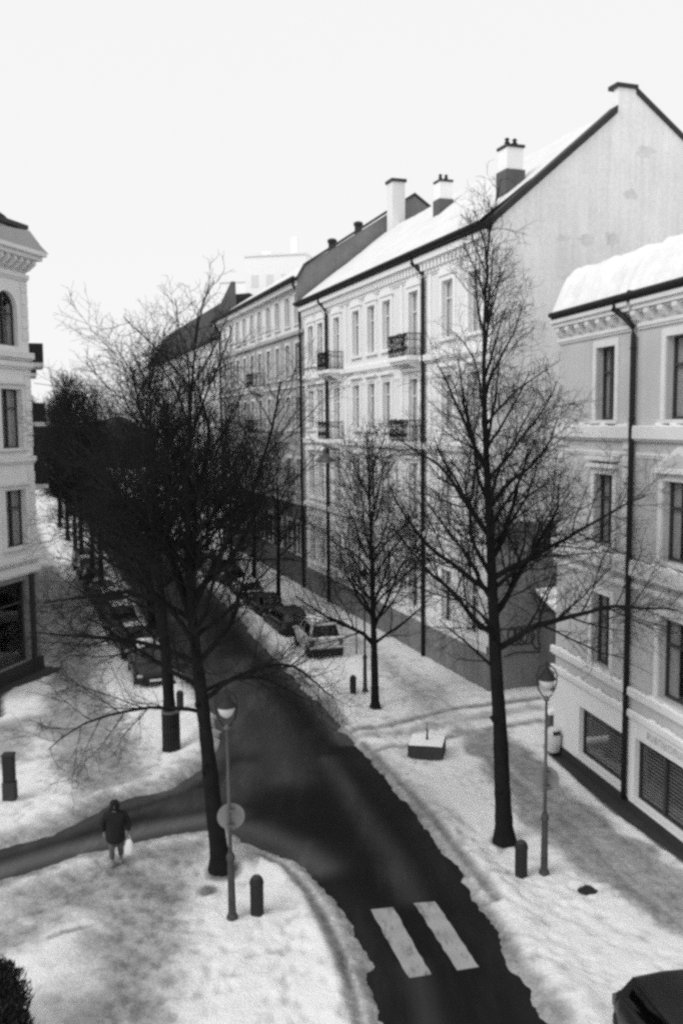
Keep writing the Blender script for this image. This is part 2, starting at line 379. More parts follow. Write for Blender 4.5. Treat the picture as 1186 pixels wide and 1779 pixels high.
# dirty rim beside the carriageway, prints scattered over the open snow
tr = np.maximum(tr, (.62+.5*fbm(X*1.6, Y*1.6))*np.exp(-(np.maximum(sd_road, 0)/np.where((X < -2.3) & (Y < 32), .85, .42))**2))
rx, ry = X*.96+Y*.26, -X*.26+Y*.96; qx, qy = X*.78-Y*.62, X*.62+Y*.78      # streaks run with the main road, or with the side street on the left
stk = np.where((X < -3) & (Y < 36), fbm(qx*.45, qy*3.2, 4), fbm(rx*3.2, ry*.4, 4)); tr = np.clip(tr + (tr > .08)*stk*.42*np.clip(tr*2.2, 0, 1), 0, 1)
tr = np.maximum(tr, .9*np.exp(-(np.maximum(d_bare, 0)/.14)**2))
pr = fbm(X*2.3+5, Y*2.3, 4); tr = np.clip(tr + 1.0*np.maximum(0, pr-.06)*(1-tr), 0, 1)
dent = np.zeros(X.shape)                                     # footprints in lines across the snow
def trail(a, b, wob=.5):
    n = int(math.hypot(b[0]-a[0], b[1]-a[1])/.62); ax, ay = b[0]-a[0], b[1]-a[1]; L = math.hypot(ax, ay); ux, uy = ax/L, ay/L; ph = random.uniform(0, 6)
    for k in range(n):
        o = math.sin(k*.22+ph)*wob + (.11 if k % 2 else -.11) + random.gauss(0, .03); px, py = a[0]+ux*(k*.62)-uy*o, a[1]+uy*(k*.62)+ux*o
        j0, j1 = np.searchsorted(xs, (px-.5, px+.5)); i0, i1 = np.searchsorted(ys, (py-.5, py+.5)); sl_ = np.s_[i0:i1, j0:j1]
        u = (X[sl_]-px)*ux+(Y[sl_]-py)*uy; v = -(X[sl_]-px)*uy+(Y[sl_]-py)*ux
        dent[sl_] = np.maximum(dent[sl_], np.exp(-((u/.17)**2+(v/.085)**2)**1.5))
for a_, b_ in (((-4.5, 16), (-6.6, 24.5)), ((-4, 16), (-5.6, 24.6)), ((-3.6, 17), (-4.4, 25)), ((-9, 18), (-6, 24)), ((-2.2, 17), (-2.6, 20)), ((-1.2, 16), (-1.9, 21.6)), ((-.4, 16.5), (-1.3, 21.5)), ((-6, 29.8), (-8.8, 37.5)), ((-6.6, 29.5), (-10.4, 38)), ((-10, 27), (-7.6, 33)), ((-9.6, 26.6), (-10.6, 33)), ((3.2, 24), (8.2, 18)), ((3.4, 26), (5.6, 19)),
        ((4.4, 19), (7.4, 15.5)), ((4, 20.5), (8, 17.2)), ((3.6, 22), (7.4, 19.4)), ((2.2, 29), (4.6, 33)), ((1.5, 33), (1.2, 41)), ((2.6, 35), (.6, 44)), ((4.4, 34), (1.8, 45)), ((6.4, 21.8), (5.4, 24)), ((5.2, 27), (3.4, 31)), ((-2.4, 19), (-5, 21))):
    for _ in range(2): trail((a_[0]+random.gauss(0, .25), a_[1]), (b_[0]+random.gauss(0, .25), b_[1]))
tr = np.clip(tr + .16*dent, 0, 1)
Z = (snow + bank)*(1 - .45*np.clip(tr*1.5, 0, 1)) + .04*fbm(X*9, Y*9, 2)*(tr > .2)
Z = Z - .055*dent; Z = np.maximum(Z, .03)
edge = sst(-.22, .22, sd_road); Z = Z*edge - .09*(1-edge)
eb = sst(-.05, .22, d_bare); Z = Z*eb + .0*(1-eb) - .03*(1-eb)
pit = np.exp(-(np.hypot((X-6.18)*1.0, (Y-22.15)*1.1)/.28)**4); Z = Z - .13*pit
Z = np.where((Y > 100) | (X < -40) | (X > 16), np.minimum(Z, .06), Z)
gm = np_mesh('snow_ground', np.stack([X.ravel(), Y.ravel(), Z.ravel()], -1), F, M['ground'])
a = gm.attributes.new('trodden', 'FLOAT', 'POINT'); a.data.foreach_set('value', tr.ravel().astype(np.float32))
tag(inst('snow_ground', gm), kind='structure')
# the carriageway, a flat sheet under the ragged snow edge
ys2 = np.concatenate([np.arange(5, 40, .2), np.arange(40, 80, .5), np.arange(80, 256, 2.)]); xs2 = np.concatenate([np.arange(-84, -24, 2.), np.arange(-24, 9, .2)])
X2, Y2, F2 = grid(ys2, xs2)
sl = np.zeros(X2.shape)
for pl, v, w in (([(-.6, 31.5), (.4, 27.5), (1.3, 24.3), (1.7, 22)], .30, .40), ([(1.55, 19), (1.7, 16), (2.6, 10)], .30, .3), ([(-3.6, 33), (-5.2, 38.5), (-7.5, 46), (-9.5, 54), (-14, 68)], .42, 1.3),
                 ([(-5.2, 27.6), (-3.8, 28.6), (-3.2, 30.8)], .38, .9), ([(-2.0, 30), (-3.2, 36), (-5.5, 45)], .36, 1.0), ([(-4.4, 26.6), (-2.7, 25.9), (-1.4, 24.7), (-.7, 23.6)], .75, .55), ([(-22, 13.9), (-14, 20.0), (-11, 22.2), (-7.9, 24.7), (-5.4, 26.2), (-3.6, 26.9)], 1.15, .5), ([(-22, 15.0), (-14, 21.2), (-11, 23.6), (-8, 25.9), (-6, 27.6), (-4.5, 29)], .30, .3)):
    sl = np.maximum(sl, v*np.exp(-(seg_dist(X2, Y2, pl)/w)**2))
sd2 = sdist(X2, Y2, ROAD); sl = np.maximum(sl, (.55+.5*fbm(X2*.8, Y2*.8))*np.exp(-((sd2+.1)/.45)**2)*np.where((X2 > -1.2) & (Y2 < 33) & (sd2 > -2), .12, 1)); keep = (sd2 < 1.2).ravel(); Fk = F2[keep[F2].any(1)]
rm = np_mesh('road', np.stack([X2.ravel(), Y2.ravel(), np.zeros(X2.size)], -1), Fk, M['asphalt'])
a = rm.attributes.new('slush', 'FLOAT', 'POINT'); a.data.foreach_set('value', sl.ravel().astype(np.float32))
tag(inst('road', rm), kind='structure')
mb = MB(); mb.poly([(-70, -60, -.35), (900, -60, -.35), (900, 2500, -.35), (-1200, 2500, -.35), (-1200, -60, -.35)])
tag(mb.build('snow_field', M['snow'], fix=False), kind='structure')
mb = MB(); mb.poly([(x, y, .012) for x, y in RBW]); mb.poly([(x, y, .012) for x, y in LBW])
tag(mb.build('pavement', M['concrete'], fix=False), kind='structure')
for q, lab in (([(.63, 21.44), (1.2, 21.54), (1.86, 18.76), (1.37, 18.64)], 0), ([(1.72, 21.72), (2.27, 21.79), (2.95, 19.02), (2.46, 18.9)], 1)):
    mb = MB(); n = 14; L_, R_ = [], []
    for k in range(n+1):
        t = k/n; j = lambda: random.uniform(-.018, .018)
        L_.append((q[0][0]+(q[3][0]-q[0][0])*t+j(), q[0][1]+(q[3][1]-q[0][1])*t+(j() if 0 < k < n else 0), .004)); R_.append((q[1][0]+(q[2][0]-q[1][0])*t+j(), q[1][1]+(q[2][1]-q[1][1])*t, .004))
    for k in range(n): mb.poly([L_[k], R_[k], R_[k+1], L_[k+1]])
    tag(mb.build('road_marking', M['paint'], fix=False), kind='structure')

# ------------------------------------------------------------------ facade helpers (x along the wall, y outwards, z up)
def wall(mb, x0, x1, z0, z1, holes=(), depth=.28, y=0):
    """a wall sheet with real openings and their reveals; holes = (x0,x1,z0,z1)"""
    xs_ = sorted({x0, x1, *[min(max(h[i], x0), x1) for h in holes for i in (0, 1)]}); zs_ = sorted({z0, z1, *[min(max(h[i], z0), z1) for h in holes for i in (2, 3)]})
    for a, b in zip(xs_[:-1], xs_[1:]):
        for c, d in zip(zs_[:-1], zs_[1:]):
            mx, mz = (a+b)/2, (c+d)/2
            if any(h[0] < mx < h[1] and h[2] < mz < h[3] for h in holes): continue
            mb.poly([(a, y, c), (b, y, c), (b, y, d), (a, y, d)])
    for h in holes:
        a, b, c, d = h[:4]; yy = y-depth
        mb.poly([(a, y, c), (a, yy, c), (a, yy, d), (a, y, d)]); mb.poly([(b, y, c), (b, y, d), (b, yy, d), (b, yy, c)])
        mb.poly([(a, y, c), (b, y, c), (b, yy, c), (a, yy, c)]); mb.poly([(a, y, d), (a, yy, d), (b, yy, d), (b, y, d)])
_cache = {}
def cached(key, fn):
    if key not in _cache: _cache[key] = fn()
    return _cache[key]
def window(parent, x, z, w, h, depth=.22, fm='frame_dark', panes=4, curtain=True, rz=0, split=.66, arch=False, y=0, t=.06):
    """frame (part) with its panes and curtains (sub-parts); x,z = lower left corner in the wall plane"""
    key = (round(w, 2), round(h, 2), fm, panes, split, arch)
    rise = w/2 if arch else 0
    def mk():
        m_ = MB()
        for a, b in ((0, t), (w-t, w)): m_.box(a, b, -.06, .02, 0, h)
        m_.box(t, w-t, -.06, .02, 0, t*1.3)
        if not arch: m_.box(t, w-t, -.06, .02, h-t, h)
        else:
            for k in range(12):
                a0, a1 = PI*k/12, PI*(k+1)/12; c = (w/2, h-rise)
                P = [(c[0]+r*math.cos(q), c[1]+r*math.sin(q)) for r, q in ((rise-.002, a0), (rise-.002, a1), (rise-t, a1), (rise-t, a0))]
                m_.prism(P, -.06, .02)
        if panes >= 2: m_.box(w/2-t*.6, w/2+t*.6, -.06, .03, t*1.3, h-t)
        if panes == 4:
            m_.box(t, w/2-t*.6, -.06, .025, h*split-t*.6, h*split+t*.6); m_.box(w/2+t*.6, w-t, -.06, .025, h*split-t*.6, h*split+t*.6)
        return m_.mesh('window', M[fm])
    fr = inst('window', cached(key, mk), parent, (0, 0, 0), rz)
    fr.location = rotp(x, y-depth, z, rz) if rz else (x, y-depth, z)
    cols = ((t, w/2-t*.6), (w/2+t*.6, w-t)) if panes >= 2 else ((t, w-t),)
    rows = ((t*1.3, h*split-t*.6), (h*split+t*.6, h-t)) if panes == 4 else ((t*1.3, h-t),)
    for i, (a, b) in enumerate(cols):
        for j, (c, d) in enumerate(rows):
            def mp(a=a, b=b, c=c, d=d):
                m_ = MB(); m_.poly([(a, -.03, c), (b, -.03, c), (b, -.03, d), (a, -.03, d)]); return m_.mesh('pane', M['glass'])
            inst('pane', cached(key + ('p', i, j), mp), fr)
    if curtain:
        for i in (0, 1):
            white = fm == 'frame_white'; cw = w*(random.choice((.30, .38, .42, .46)) if white else random.choice((.2, .26, .34, .4)))
            def mc(i=i, cw=cw):
                m_ = MB(); x0_, x1_ = (.03, .03+cw) if i == 0 else (w-.03-cw, w-.03); n = 8
                P = [(x0_+(x1_-x0_)*k/n, -.11+.03*(-1)**k) for k in range(n+1)]
                for (ax, ay), (bx, by) in zip(P[:-1], P[1:]): m_.poly([(ax, ay, .02), (bx, by, .02), (bx, by, h-.05-rise*.6), (ax, ay, h-.05-rise*.6)])
                return m_.mesh('curtain', M['curtain_white' if white else 'curtain'])
            inst('curtain', cached(key + ('c', i, round(cw, 2)), mc), fr)
    return fr
def rotp(x, y, z, rz): return (x*math.cos(rz)-y*math.sin(rz), x*math.sin(rz)+y*math.cos(rz), z)
def surround(parent, x, z, w, h, mt, sw=.2, proud=.06, sill=.12, name='window_surround', head=0):
    def mk():
        m_ = MB()
        m_.box(-sw, -.004, .002, proud, 0, h+sw); m_.box(w+.004, w+sw, .002, proud, 0, h+sw); m_.box(-.004, w+.004, .002, proud, h+.004, h+sw)
        if sill: m_.box(-sw-.06, w+sw+.06, .002, proud+.07, -sill, -.003)
        if head: m_.box(-sw-.08, w+sw+.08, .002, proud+head, h+sw+.003, h+sw+.13)
        return m_.mesh(name, M[mt])
    return inst(name, cached((name, round(w, 2), round(h, 2), mt, sw, proud, sill, head), mk), parent, (x, 0, z))
def snow_ridge(parent, name, pts, x0, x1, n=60, amp=.06, seed=0, flip=1, wob=.1, mt='snow'):
    """lumpy snow lying on a roof: profile pts (y,z) swept along x"""
    P = []; m_ = 24
    cum = [0]
    for (a, b), (c, d) in zip(pts[:-1], pts[1:]): cum.append(cum[-1]+math.hypot(c-a, d-b))
    for k in range(m_+1):
        s = cum[-1]*k/m_
        i = max(j for j in range(len(pts)-1) if cum[j] <= s+1e-9); t = (s-cum[i])/(cum[i+1]-cum[i])
        P.append((pts[i][0]+(pts[i+1][0]-pts[i][0])*t, pts[i][1]+(pts[i+1][1]-pts[i][1])*t))
    U = np.linspace(x0, x1, n+1); V = []
    for i, u in enumerate(U):
        for k, (y, z) in enumerate(P):
            q = np.array([u*.8+seed]); e = fbm(q, np.array([k*.25]))[0]; w_ = fbm(q*1.9, np.array([seed+.5]), 3)[0]
            V.append((u, y + (wob*w_*4 if k <= 1 else 0), z + amp*4*e - (.03 if k == 0 else 0)))
    k = m_+1
    Fq = [(i*k+j, i*k+j+1, (i+1)*k+j+1, (i+1)*k+j) for i in range(n) for j in range(m_)]
    me = np_mesh(name, V, Fq, M[mt])
    return inst(name, me, parent)
def downpipe(parent, x, zt, y0=.12, elbow=.55, name='downpipe', r=.075, zb=.1, dx=0):
    m_ = MB(); m_.tube([(x+dx, elbow, zt), (x+dx, elbow, zt-.25), (x+dx*.5, elbow*.7, zt-.5), (x, y0+.03, zt-.85), (x, y0, zt-1.1), (x, y0, zb)], r, 10)
    for z in np.arange(zb+1.2, zt-1.2, 2.1): m_.lathe([(r+.015, 0), (r+.015, .06)], 10, (x, y0, z))
    return m_.build(name, M['pipe'], parent, smooth=True)

# ------------------------------------------------------------------ right-hand corner house with shops
rb = thing('corner_house', 'grey plastered house with shop windows and snowy roof, cut off by the right edge', 'building', (7.75, 32.2, 0), R(102))
x1 = .15; x0 = -15
WN = [(-3.8, 1.2), (-8.62, 1.98), (-11.6, 1.2)]
lv = [(4.02, 2.38), (8.02, 2.27), (12.02, 2.3)]
holes = [(x, x+w, z, z+h) for x, w in WN for z, h in lv]
shop = [(-4.87, 3.06, .58, 1.68), (-8.4, 2.95, .48, 1.92), (-12, 3, .48, 1.92)]
mb = MB(); wall(mb, x0, x1, 3.0, 15.3, holes)
mb.poly([(x1, 0, 3), (x1, -9, 3), (x1, -9, 15.3), (x1, 0, 15.3)]); mb.poly([(x0, 0, 0), (x0, -9, 0), (x0, -9, 15.3), (x0, 0, 15.3)]); mb.poly([(x0, -9, 0), (x1, -9, 0), (x1, -9, 15.3), (x0, -9, 15.3)])
mb.poly([(x0, 0, 15.3), (x1, 0, 15.3), (x1, -9, 15.3), (x0, -9, 15.3)])
mb.build('wall', M['plaster_grey'], rb, fix=False)
mb = MB(); wall(mb, x0, x1+.02, .36, 3.0, [(x, x+w, z, z+h) for x, w, z, h in shop], .3, .025); mb.poly([(x1+.02, .025, .36), (x1+.02, -9, .36), (x1+.02, -9, 3), (x1+.02, .025, 3)])
o = mb.build('shop_front', M['plaster_white'], rb, fix=False)
mb = MB(); mb.box(x0, x1+.05, -.4, .07, -.1, .357); mb.build('plinth', M['plinth'], rb)
for z in (4.6, 5.2, 5.8, 6.4):                               # rusticated courses of the first floor, in runs between the windows
    for a, b in ((-2.38, x1-.3), (-6.42, -4.02), (-10.2, -8.84)):
        mb = MB(); mb.box(a, b, .002, .035, z-.58, z-.03); mb.build('stone_course', M['plaster_grey'], rb, bevel=.012)
for z, h, pr, nm in ((3.0, .16, .16, 'shop_cornice'), (3.66, .2, .17, 'string_course'), (6.95, .16, .1, 'string_course'), (7.35, .42, .2, 'string_course'), (11.45, .34, .2, 'string_course'), (10.95, .1, .06, 'string_course'), (14.72, .12, .1, 'frieze_band'), (15.22, .14, .28, 'cornice'), (15.36, .14, .36, 'cornice')):
    for a, b in ((x0, -5.16), (-4.94, x1+pr*.8)):
        mb = MB(); b = min(b, x1+.12); mb.box(a, b, .003, pr, z, z+h); mb.box(a, b, .003, pr*.6, z-.07, z-.003); mb.build(nm, M['trim_house'], rb, bevel=.015)
        if nm == 'string_course' and h > .18 or nm == 'shop_cornice':
            m2 = MB()
            n = 40
            for k in range(n):
                u0, u1 = a+(b-a)*k/n, a+(b-a)*(k+1)/n
                if u1 < -10: continue
                hh = .02+.05*max(0, math.sin(k*1.7)+math.sin(k*.63)); m2.box(u0, u1+.0, .02, pr-.01, z+h+.002, z+h+.03+hh)
            m2.build('ledge_snow', M['snow'], rb, bevel=.02)
bk = MB(); bk.prism([(.003, 14.84), (.14, 14.93), (.25, 15.08), (.25, 15.2), (.003, 15.2)], -.13, .13, 'x')
bkm = bk.mesh('eaves_bracket', M['trim_house'])
for k in range(19): inst('eaves_bracket', bkm, rb, (x1-.25-.72*k, 0, 0))
for z, h in lv:
    for x, w in WN:
        window(rb, x, z, w, h, panes=4)
        o = surround(rb, x, z, w, h, 'trim_house', .22, .06, .12, head=(.16 if z < 11 and z > 7 else 0))
for x, w in WN:                                              # pediments over the second-floor windows
    if w > 1.5:
        mb = MB(); mb.prism([(x-.35, 10.62), (x+w+.35, 10.62), (x+w/2, 11.28)], .003, .2); mb.build('pediment', M['trim_house'], rb)
        m2 = MB(); m2.prism([(x-.05, 10.7), (x+w+.05, 10.7), (x+w/2, 11.1)], .203, .21); m2.build('pediment_field', M['plaster_grey'], rb)
    else:
        mb = MB(); mb.box(x-.32, x+w+.32, .003, .24, 10.72, 10.86); mb.build('hood_mould', M['trim_house'], rb, bevel=.02)
for sx in (.05, -4.75):
    for z in np.arange(8.0, 11.2, .52):
        mb = MB(); mb.box(sx-.32 if sx > 0 else sx-.0, sx+.09 if sx > 0 else sx+.38, .003, .045, z, z+.46); mb.build('corner_stone', M['trim_house'], rb, bevel=.015)
slat = MB(); slat.prism([(-.05, 0), (.05, .035), (.05, .045), (-.05, .01)], 0, 1, 'x'); 
for x, w, z, h in shop:
    fr = MB(); t = .05
    fr.box(x, x+t, -.24, -.14, z, z+h); fr.box(x+w-t, x+w, -.24, -.14, z, z+h); fr.box(x+t, x+w-t, -.24, -.14, z, z+t); fr.box(x+t, x+w-t, -.24, -.14, z+h-t, z+h)
    two = x < -5
    if two: fr.box(x+w*.52-.04, x+w*.52+.04, -.24, -.12, z+t, z+h-t)
    f_ = fr.build('shop_window', M['frame_dark'], rb)
    for a, b in (((x+t, x+w*.52-.04), (x+w*.52+.04, x+w-t)) if two else ((x+t, x+w-t),)):
        m_ = MB(); m_.poly([(a, -.19, z+t), (b, -.19, z+t), (b, -.19, z+h-t), (a, -.19, z+h-t)]); m_.build('pane', M['glass'], f_, fix=False)
    n = int((h-.3)/.115)
    sm = MB(); sm.prism([(-.05, 0), (.05, .04), (.05, .05), (-.05, .01)], x+t, x+w-t, 'x'); smm = sm.mesh('blind_slat', M['blind'])
    for k in range(n): inst('blind_slat', smm, f_, (0, -.29, z+.08+k*.115))
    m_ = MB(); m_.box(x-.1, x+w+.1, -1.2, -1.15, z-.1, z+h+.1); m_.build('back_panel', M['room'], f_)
    m_ = MB(); m_.box(x-.12, x+w+.12, .028, .12, z-.1, z-.003); m_.build('shop_sill', M['trim_house'], f_)
# shop sign board over the second shop window, its letters too blurred to read: plain strokes
sg = MB(); sg.box(-8.5, -5.6, .03, .07, 2.5, 2.92); sgo = sg.build('sign_board', M['trim_house'], rb, bevel=.01)
sx = -6.2
for k in range(9):
    m_ = MB(); w = random.choice((.12, .16, .2))
    a = sx - w; m_.box(a, a+.04, .071, .076, 2.6, 2.82); m_.box(sx-.04, sx, .071, .076, 2.6, 2.82)
    if k % 3 != 1: m_.box(a+.04, sx-.04, .071, .076, 2.785, 2.82)
    if k % 2 == 0: m_.box(a+.04, sx-.04, .071, .076, 2.695, 2.725)
    if k % 3 != 0: m_.box(a+.04, sx-.04, .071, .076, 2.6, 2.63)
    m_.build('letter', M['lettering'], sgo); sx = a-.07
downpipe(rb, -5.05, 15.6, .14, .4, r=.085, zb=.3, dx=.75)
mb = MB(); mb.tube([(x0, .40, 15.66), (x1-.02, .40, 15.66)], .09, 8); mb.box(x0, x1-.03, .1, .38, 15.51, 15.6); mb.build('gutter', M['pipe'], rb)
PROF = [(.34, 15.74), (.1, 16.25), (-.2, 16.9), (-.6, 17.25), (-2.2, 17.3), (-3.4, 17.7), (-5.3, 18.9), (-9, 19.4)]
mb = MB(); mb.prism([(y-.12, z-.4 if k else z-.1) for k, (y, z) in enumerate(PROF)] + [(-9, 15.52), (.22, 15.52)], x0, x1+.0, 'x'); mb.build('roof', M['roof_dark'], rb)
snow_ridge(rb, 'roof_snow', PROF, x0, x1+.08, 160, .10, 3, wob=.09, mt='house_snow')

# ------------------------------------------------------------------ white house with balconies and tall gable
B2P = (6.48, 39.3, 0); B2R = R(109.4)
b2 = thing('balcony_house', 'white ornate apartment house with iron balconies and a tall plain gable', 'building', B2P, B2R)
L2 = 27.0
def window_cols(): return [(1.5, 'w'), (4.2, 'w'), (8.1, 'd'), (11.7, 'w'), (14.0, 'w'), (16.5, 'w'), (20.0, 'd'), (23.3, 'w'), (25.4, 'w')]
floors = [(2.3, 2.6), (6.9, 3.0), (11.6, 2.75), (15.95, 2.65)]
W2 = 1.15; h2 = []; ops = []
for c, kd in window_cols():
    for i, (z, h) in enumerate(floors):
        zz, hh = z, h
        if kd == 'd' and i >= 2: zz = z-.62; hh = h+.62
        ops.append((c-W2/2, zz, W2, hh, i, kd)); h2.append((c-W2/2, c+W2/2, zz, zz+hh))
mb = MB(); wall(mb, 0, L2, 1.7, 20.1, h2, .2)
mb.poly([(0, 0, 20.1), (L2, 0, 20.1), (L2, -13, 20.1), (0, -13, 20.1)]); mb.poly([(0, -13, 0), (L2, -13, 0), (L2, -13, 22), (0, -13, 22)])
mb.build('wall', M['plaster_field'], b2, fix=False)
GAB = [(0, 20.3), (-6.1, 25.4), (-6.12, 26.5), (-7.0, 26.5), (-13, 22.4), (-13, 7.6), (0, 7.6)]
mb = MB(); mb.prism(GAB, 0, .35, 'x'); mb.build('gable', M['plaster_gable'], b2)
mb = MB(); mb.prism([(0, 0), (-13, 0), (-13, 7.597), (0, 7.597)], .004, .34, 'x'); mb.build('gable_base', M['lower_wall_render'], b2)  # lower gable: passage shade put into the darker colour, along with weathering
mb = MB(); mb.box(0, L2, -.2, .06, -.1, 1.72); mb.build('plinth', M['lower_wall_render'], b2)
for a, b, c in (((.25, 20.15), (-6.05, 25.42), .3), ((-7.05, 26.3), (-13.2, 22.1), .25)):      # dark verge flashing of the gable
    mb = MB(); mb.prism([a, b, (b[0], b[1]+c), (a[0], a[1]+c)], -.1, .5, 'x'); mb.build('verge', M['facade_roof'], b2)
pq = np.random.default_rng(8)
for yy, zz, ww, hh in ((-7.6, 23.9, 1.1, .8), (-6.9, 22.0, .9, .6), (-4.6, 19.9, .9, .6), (-5.9, 20.0, .7, .9), (-3.4, 19.9, .6, .4), (-6.6, 18.6, .8, .8), (-3.9, 18.2, 1.2, .5), (-2.4, 16.0, .8, 1.0)):
    mb = MB(); P = [(yy+ww/2*math.cos(a)*pq.uniform(.4, 1.15), zz+hh/2*math.sin(a)*pq.uniform(.4, 1.15)) for a in np.arange(0, 6.2, .3)]; mb.prism(P, -.004, .002, 'x'); mb.build('plaster_patch', M['plaster_patch'], b2)
mb = MB(); mb.box(-.08, .6, -7.1, -6.0, 26.5, 26.68); mb.build('ridge_cap', M['facade_roof'], b2)
mb = MB(); mb.prism([(.55, 20.2), (-6.5, 25.45), (-13.2, 22.2), (-13.2, 22.0), (-6.5, 25.2), (.5, 20.05)], .36, L2, 'x'); mb.build('roof', M['roof_dark'], b2)
snow_ridge(b2, 'roof_snow', [(.5, 20.42), (.1, 20.78), (-3, 23.12), (-6.5, 25.85)], .5, L2-.3, 130, .035, 21, wob=.05, mt='roof_snow')
mb = MB(); mb.tube([(0, .68, 20.3), (L2+.3, .68, 20.3)], .1, 8); mb.box(0, L2+.2, .1, .64, 20.12, 20.24); mb.build('gutter', M['pipe'], b2)
for z, h, pr, nm, m_ in ((19.75, .3, .45, 'cornice', 'trim'), (19.2, .14, .12, 'frieze_band', 'trim'), (15.0, .3, .22, 'string_course', 'trim'), (10.65, .32, .22, 'string_course', 'trim'), (6.2, .3, .2, 'string_course', 'trim'), (14.3, .1, .06, 'string_course', 'trim'), (5.6, .1, .06, 'string_course', 'trim')):
    mb = MB(); mb.box(0, L2, .003, pr, z, z+h); mb.box(0, L2, .003, pr*.55, z-.09, z-.003); mb.build(nm, M[m_], b2, bevel=.02)
mb = MB()
for k in range(67): mb.box(.15+.4*k, .35+.4*k, .003, .3, 19.36, 19.745)
tag(mb.build('dentil', M['trim'], b2), kind='stuff')
for x, z, w, h, i, kd in ops:
    window(b2, x, z, w, h, depth=.16, fm='frame_white', panes=4, curtain=(i > 0), split=.7)
    surround(b2, x, z, w, h, 'trim', .24, .09, .14 if not (kd == 'd' and i >= 2) else 0, head=.2 if i in (1, 2) else 0)
    if i == 3:
        mb = cached('b2ped', lambda: (lambda q: (q.prism([(-.35, 0), (W2+.35, 0), (W2+.2, .28), (W2/2, .5), (-.2, .28)], .003, .16), q.mesh('pediment', M['trim']))[1])(MB()))
        inst('pediment', mb, b2, (x, 0, z+h+.24))
for x in (6.2, 9.7, 18.4, 22.0, .2, 26.6):                       # wall strips that divide the front into bays
    mb = MB(); mb.box(x-.16, x+.16, .003, .07, 6.5, 19.19); mb.build('wall_strip', M['trim'], b2, bevel=.015)
for z in np.arange(2.1, 5.6, .58):                            # grooved ground-floor courses
    for a, b in ((0.1, .85), (2.15, 3.55), (4.85, 7.45), (8.75, 11.05), (12.35, 13.35), (14.65, 15.85), (17.15, 19.35), (20.65, 22.65), (23.95, 24.75), (26.05, 26.9)):
        mb = MB(); mb.box(a, b, .003, .04, z, z+.53); mb.build('stone_course', M['plaster_field'], b2, bevel=.012)
def balcony(parent, xa, xb, z, out, bars='iron', h=1.1, plants=False):
    m_ = MB(); m_.box(xa, xb, .003, out, z-.22, z); m_.box(xa+.1, xb-.1, .003, out-.12, z-.34, z-.223)
    s = m_.build('balcony', M['trim'], parent, bevel=.02)
    r = MB(); e = .06
    P = [(xa+e, .02), (xa+e, out-e), (xb-e, out-e), (xb-e, .02)]
    for zz in (z+.1, z+h*.72, z+h):
        r.tube([(x, y, zz) for x, y in P], .022 if zz < z+h else .03, 6)
    for (ax, ay), (bx, by) in zip(P[:-1], P[1:]):
        n = max(2, int(math.hypot(bx-ax, by-ay)/.13))
        for k in range(n+1):
            x, y = ax+(bx-ax)*k/n, ay+(by-ay)*k/n
            r.tube([(x, y, z), (x, y, z+h)], .011, 4)
            if k < n:
                x2, y2 = ax+(bx-ax)*(k+1)/n, ay+(by-ay)*(k+1)/n
                r.tube([(x, y, z+.1), ((x+x2)/2, (y+y2)/2, z+.45), (x2, y2, z+.1)], .010, 4); r.tube([(x, y, z+h*.72), ((x+x2)/2, (y+y2)/2, z+h), (x2, y2, z+h*.72)], .008, 4)
    r.build('railing', M['iron'], s)
    for x in (xa+.25, xb-.25):
        b_ = MB(); b_.prism([(.003, z-.9), (.003, z-.35), (out*.75, z-.35), (out*.7, z-.45), (.2, z-.6)], x-.08, x+.08, 'x'); b_.build('bracket', M['trim'], s)
    if plants:
        g = MB()
        for k in range(260):
            p = Vector((random.uniform(xa+.1, xb-.1), out-.08+random.gauss(0, .06), z+random.uniform(.25, 1.15))); d = Vector((random.gauss(0, 1), random.gauss(0, 1), random.gauss(0, 1))).normalized()*.09; q = d.orthogonal().normalized()*.03
            g.poly([p-d, p+q, p+d, p-q])
        g.build('withered_creeper', M['twig'], s, fix=False)
    return s
balcony(b2, 7.0, 9.55, 15.3, .92, plants=True); balcony(b2, 7.0, 9.55, 11.0, .92, plants=True)
balcony(b2, 18.9, 21.35, 15.3, 1.0, plants=True); balcony(b2, 18.9, 21.35, 10.95, 1.0)
downpipe(b2, 6.72, 20.1, .17, .5, r=.1, dx=.6); downpipe(b2, 21.75, 20.1, .17, .5, r=.1, dx=.6)
def chimney(parent, x, y, zb, zm, zt, w, base='cement', top='trim', cowl=True, cap='facade_roof'):
    m_ = MB(); m_.box(x-w*.55, x+w*.55, y-w*.55, y+w*.55, zb, zm); c = m_.build('chimney', M[base], parent)
    m_ = MB(); m_.box(x-w*.47, x+w*.47, y-w*.47, y+w*.47, zm+.002, zt); m_.build('chimney_shaft', M[top], c)
    m_ = MB(); m_.box(x-w*.54, x+w*.54, y-w*.54, y+w*.54, zt+.002, zt+.12); m_.build('chimney_cap', M[cap], c)
    if cowl:
        m_ = MB()
        for s in (-.16, .16): m_.lathe([(.07, .12), (.07, .26), (.13, .27), (.13, .3), (.08, .31), (.08, .41), (.13, .42), (.03, .5)], 8, (x, y+s*w*1.4, zt))
        m_.build('chimney_cowl', M['iron'], c)
chimney(b2, 1.9, -1.9, 21.4, 23.05, 24.0, .85); chimney(b2, 13.5, -4.2, 22.8, 24.6, 25.55, .8)
m_ = MB(); m_.box(25.3, 26.3, -6.95, -6.0, 24.0, 28.7); c = m_.build('chimney', M['plaster_white'], b2); m_ = MB(); m_.box(25.2, 26.4, -7.05, -5.9, 28.702, 28.9); m_.build('chimney_cap', M['facade_roof'], c)
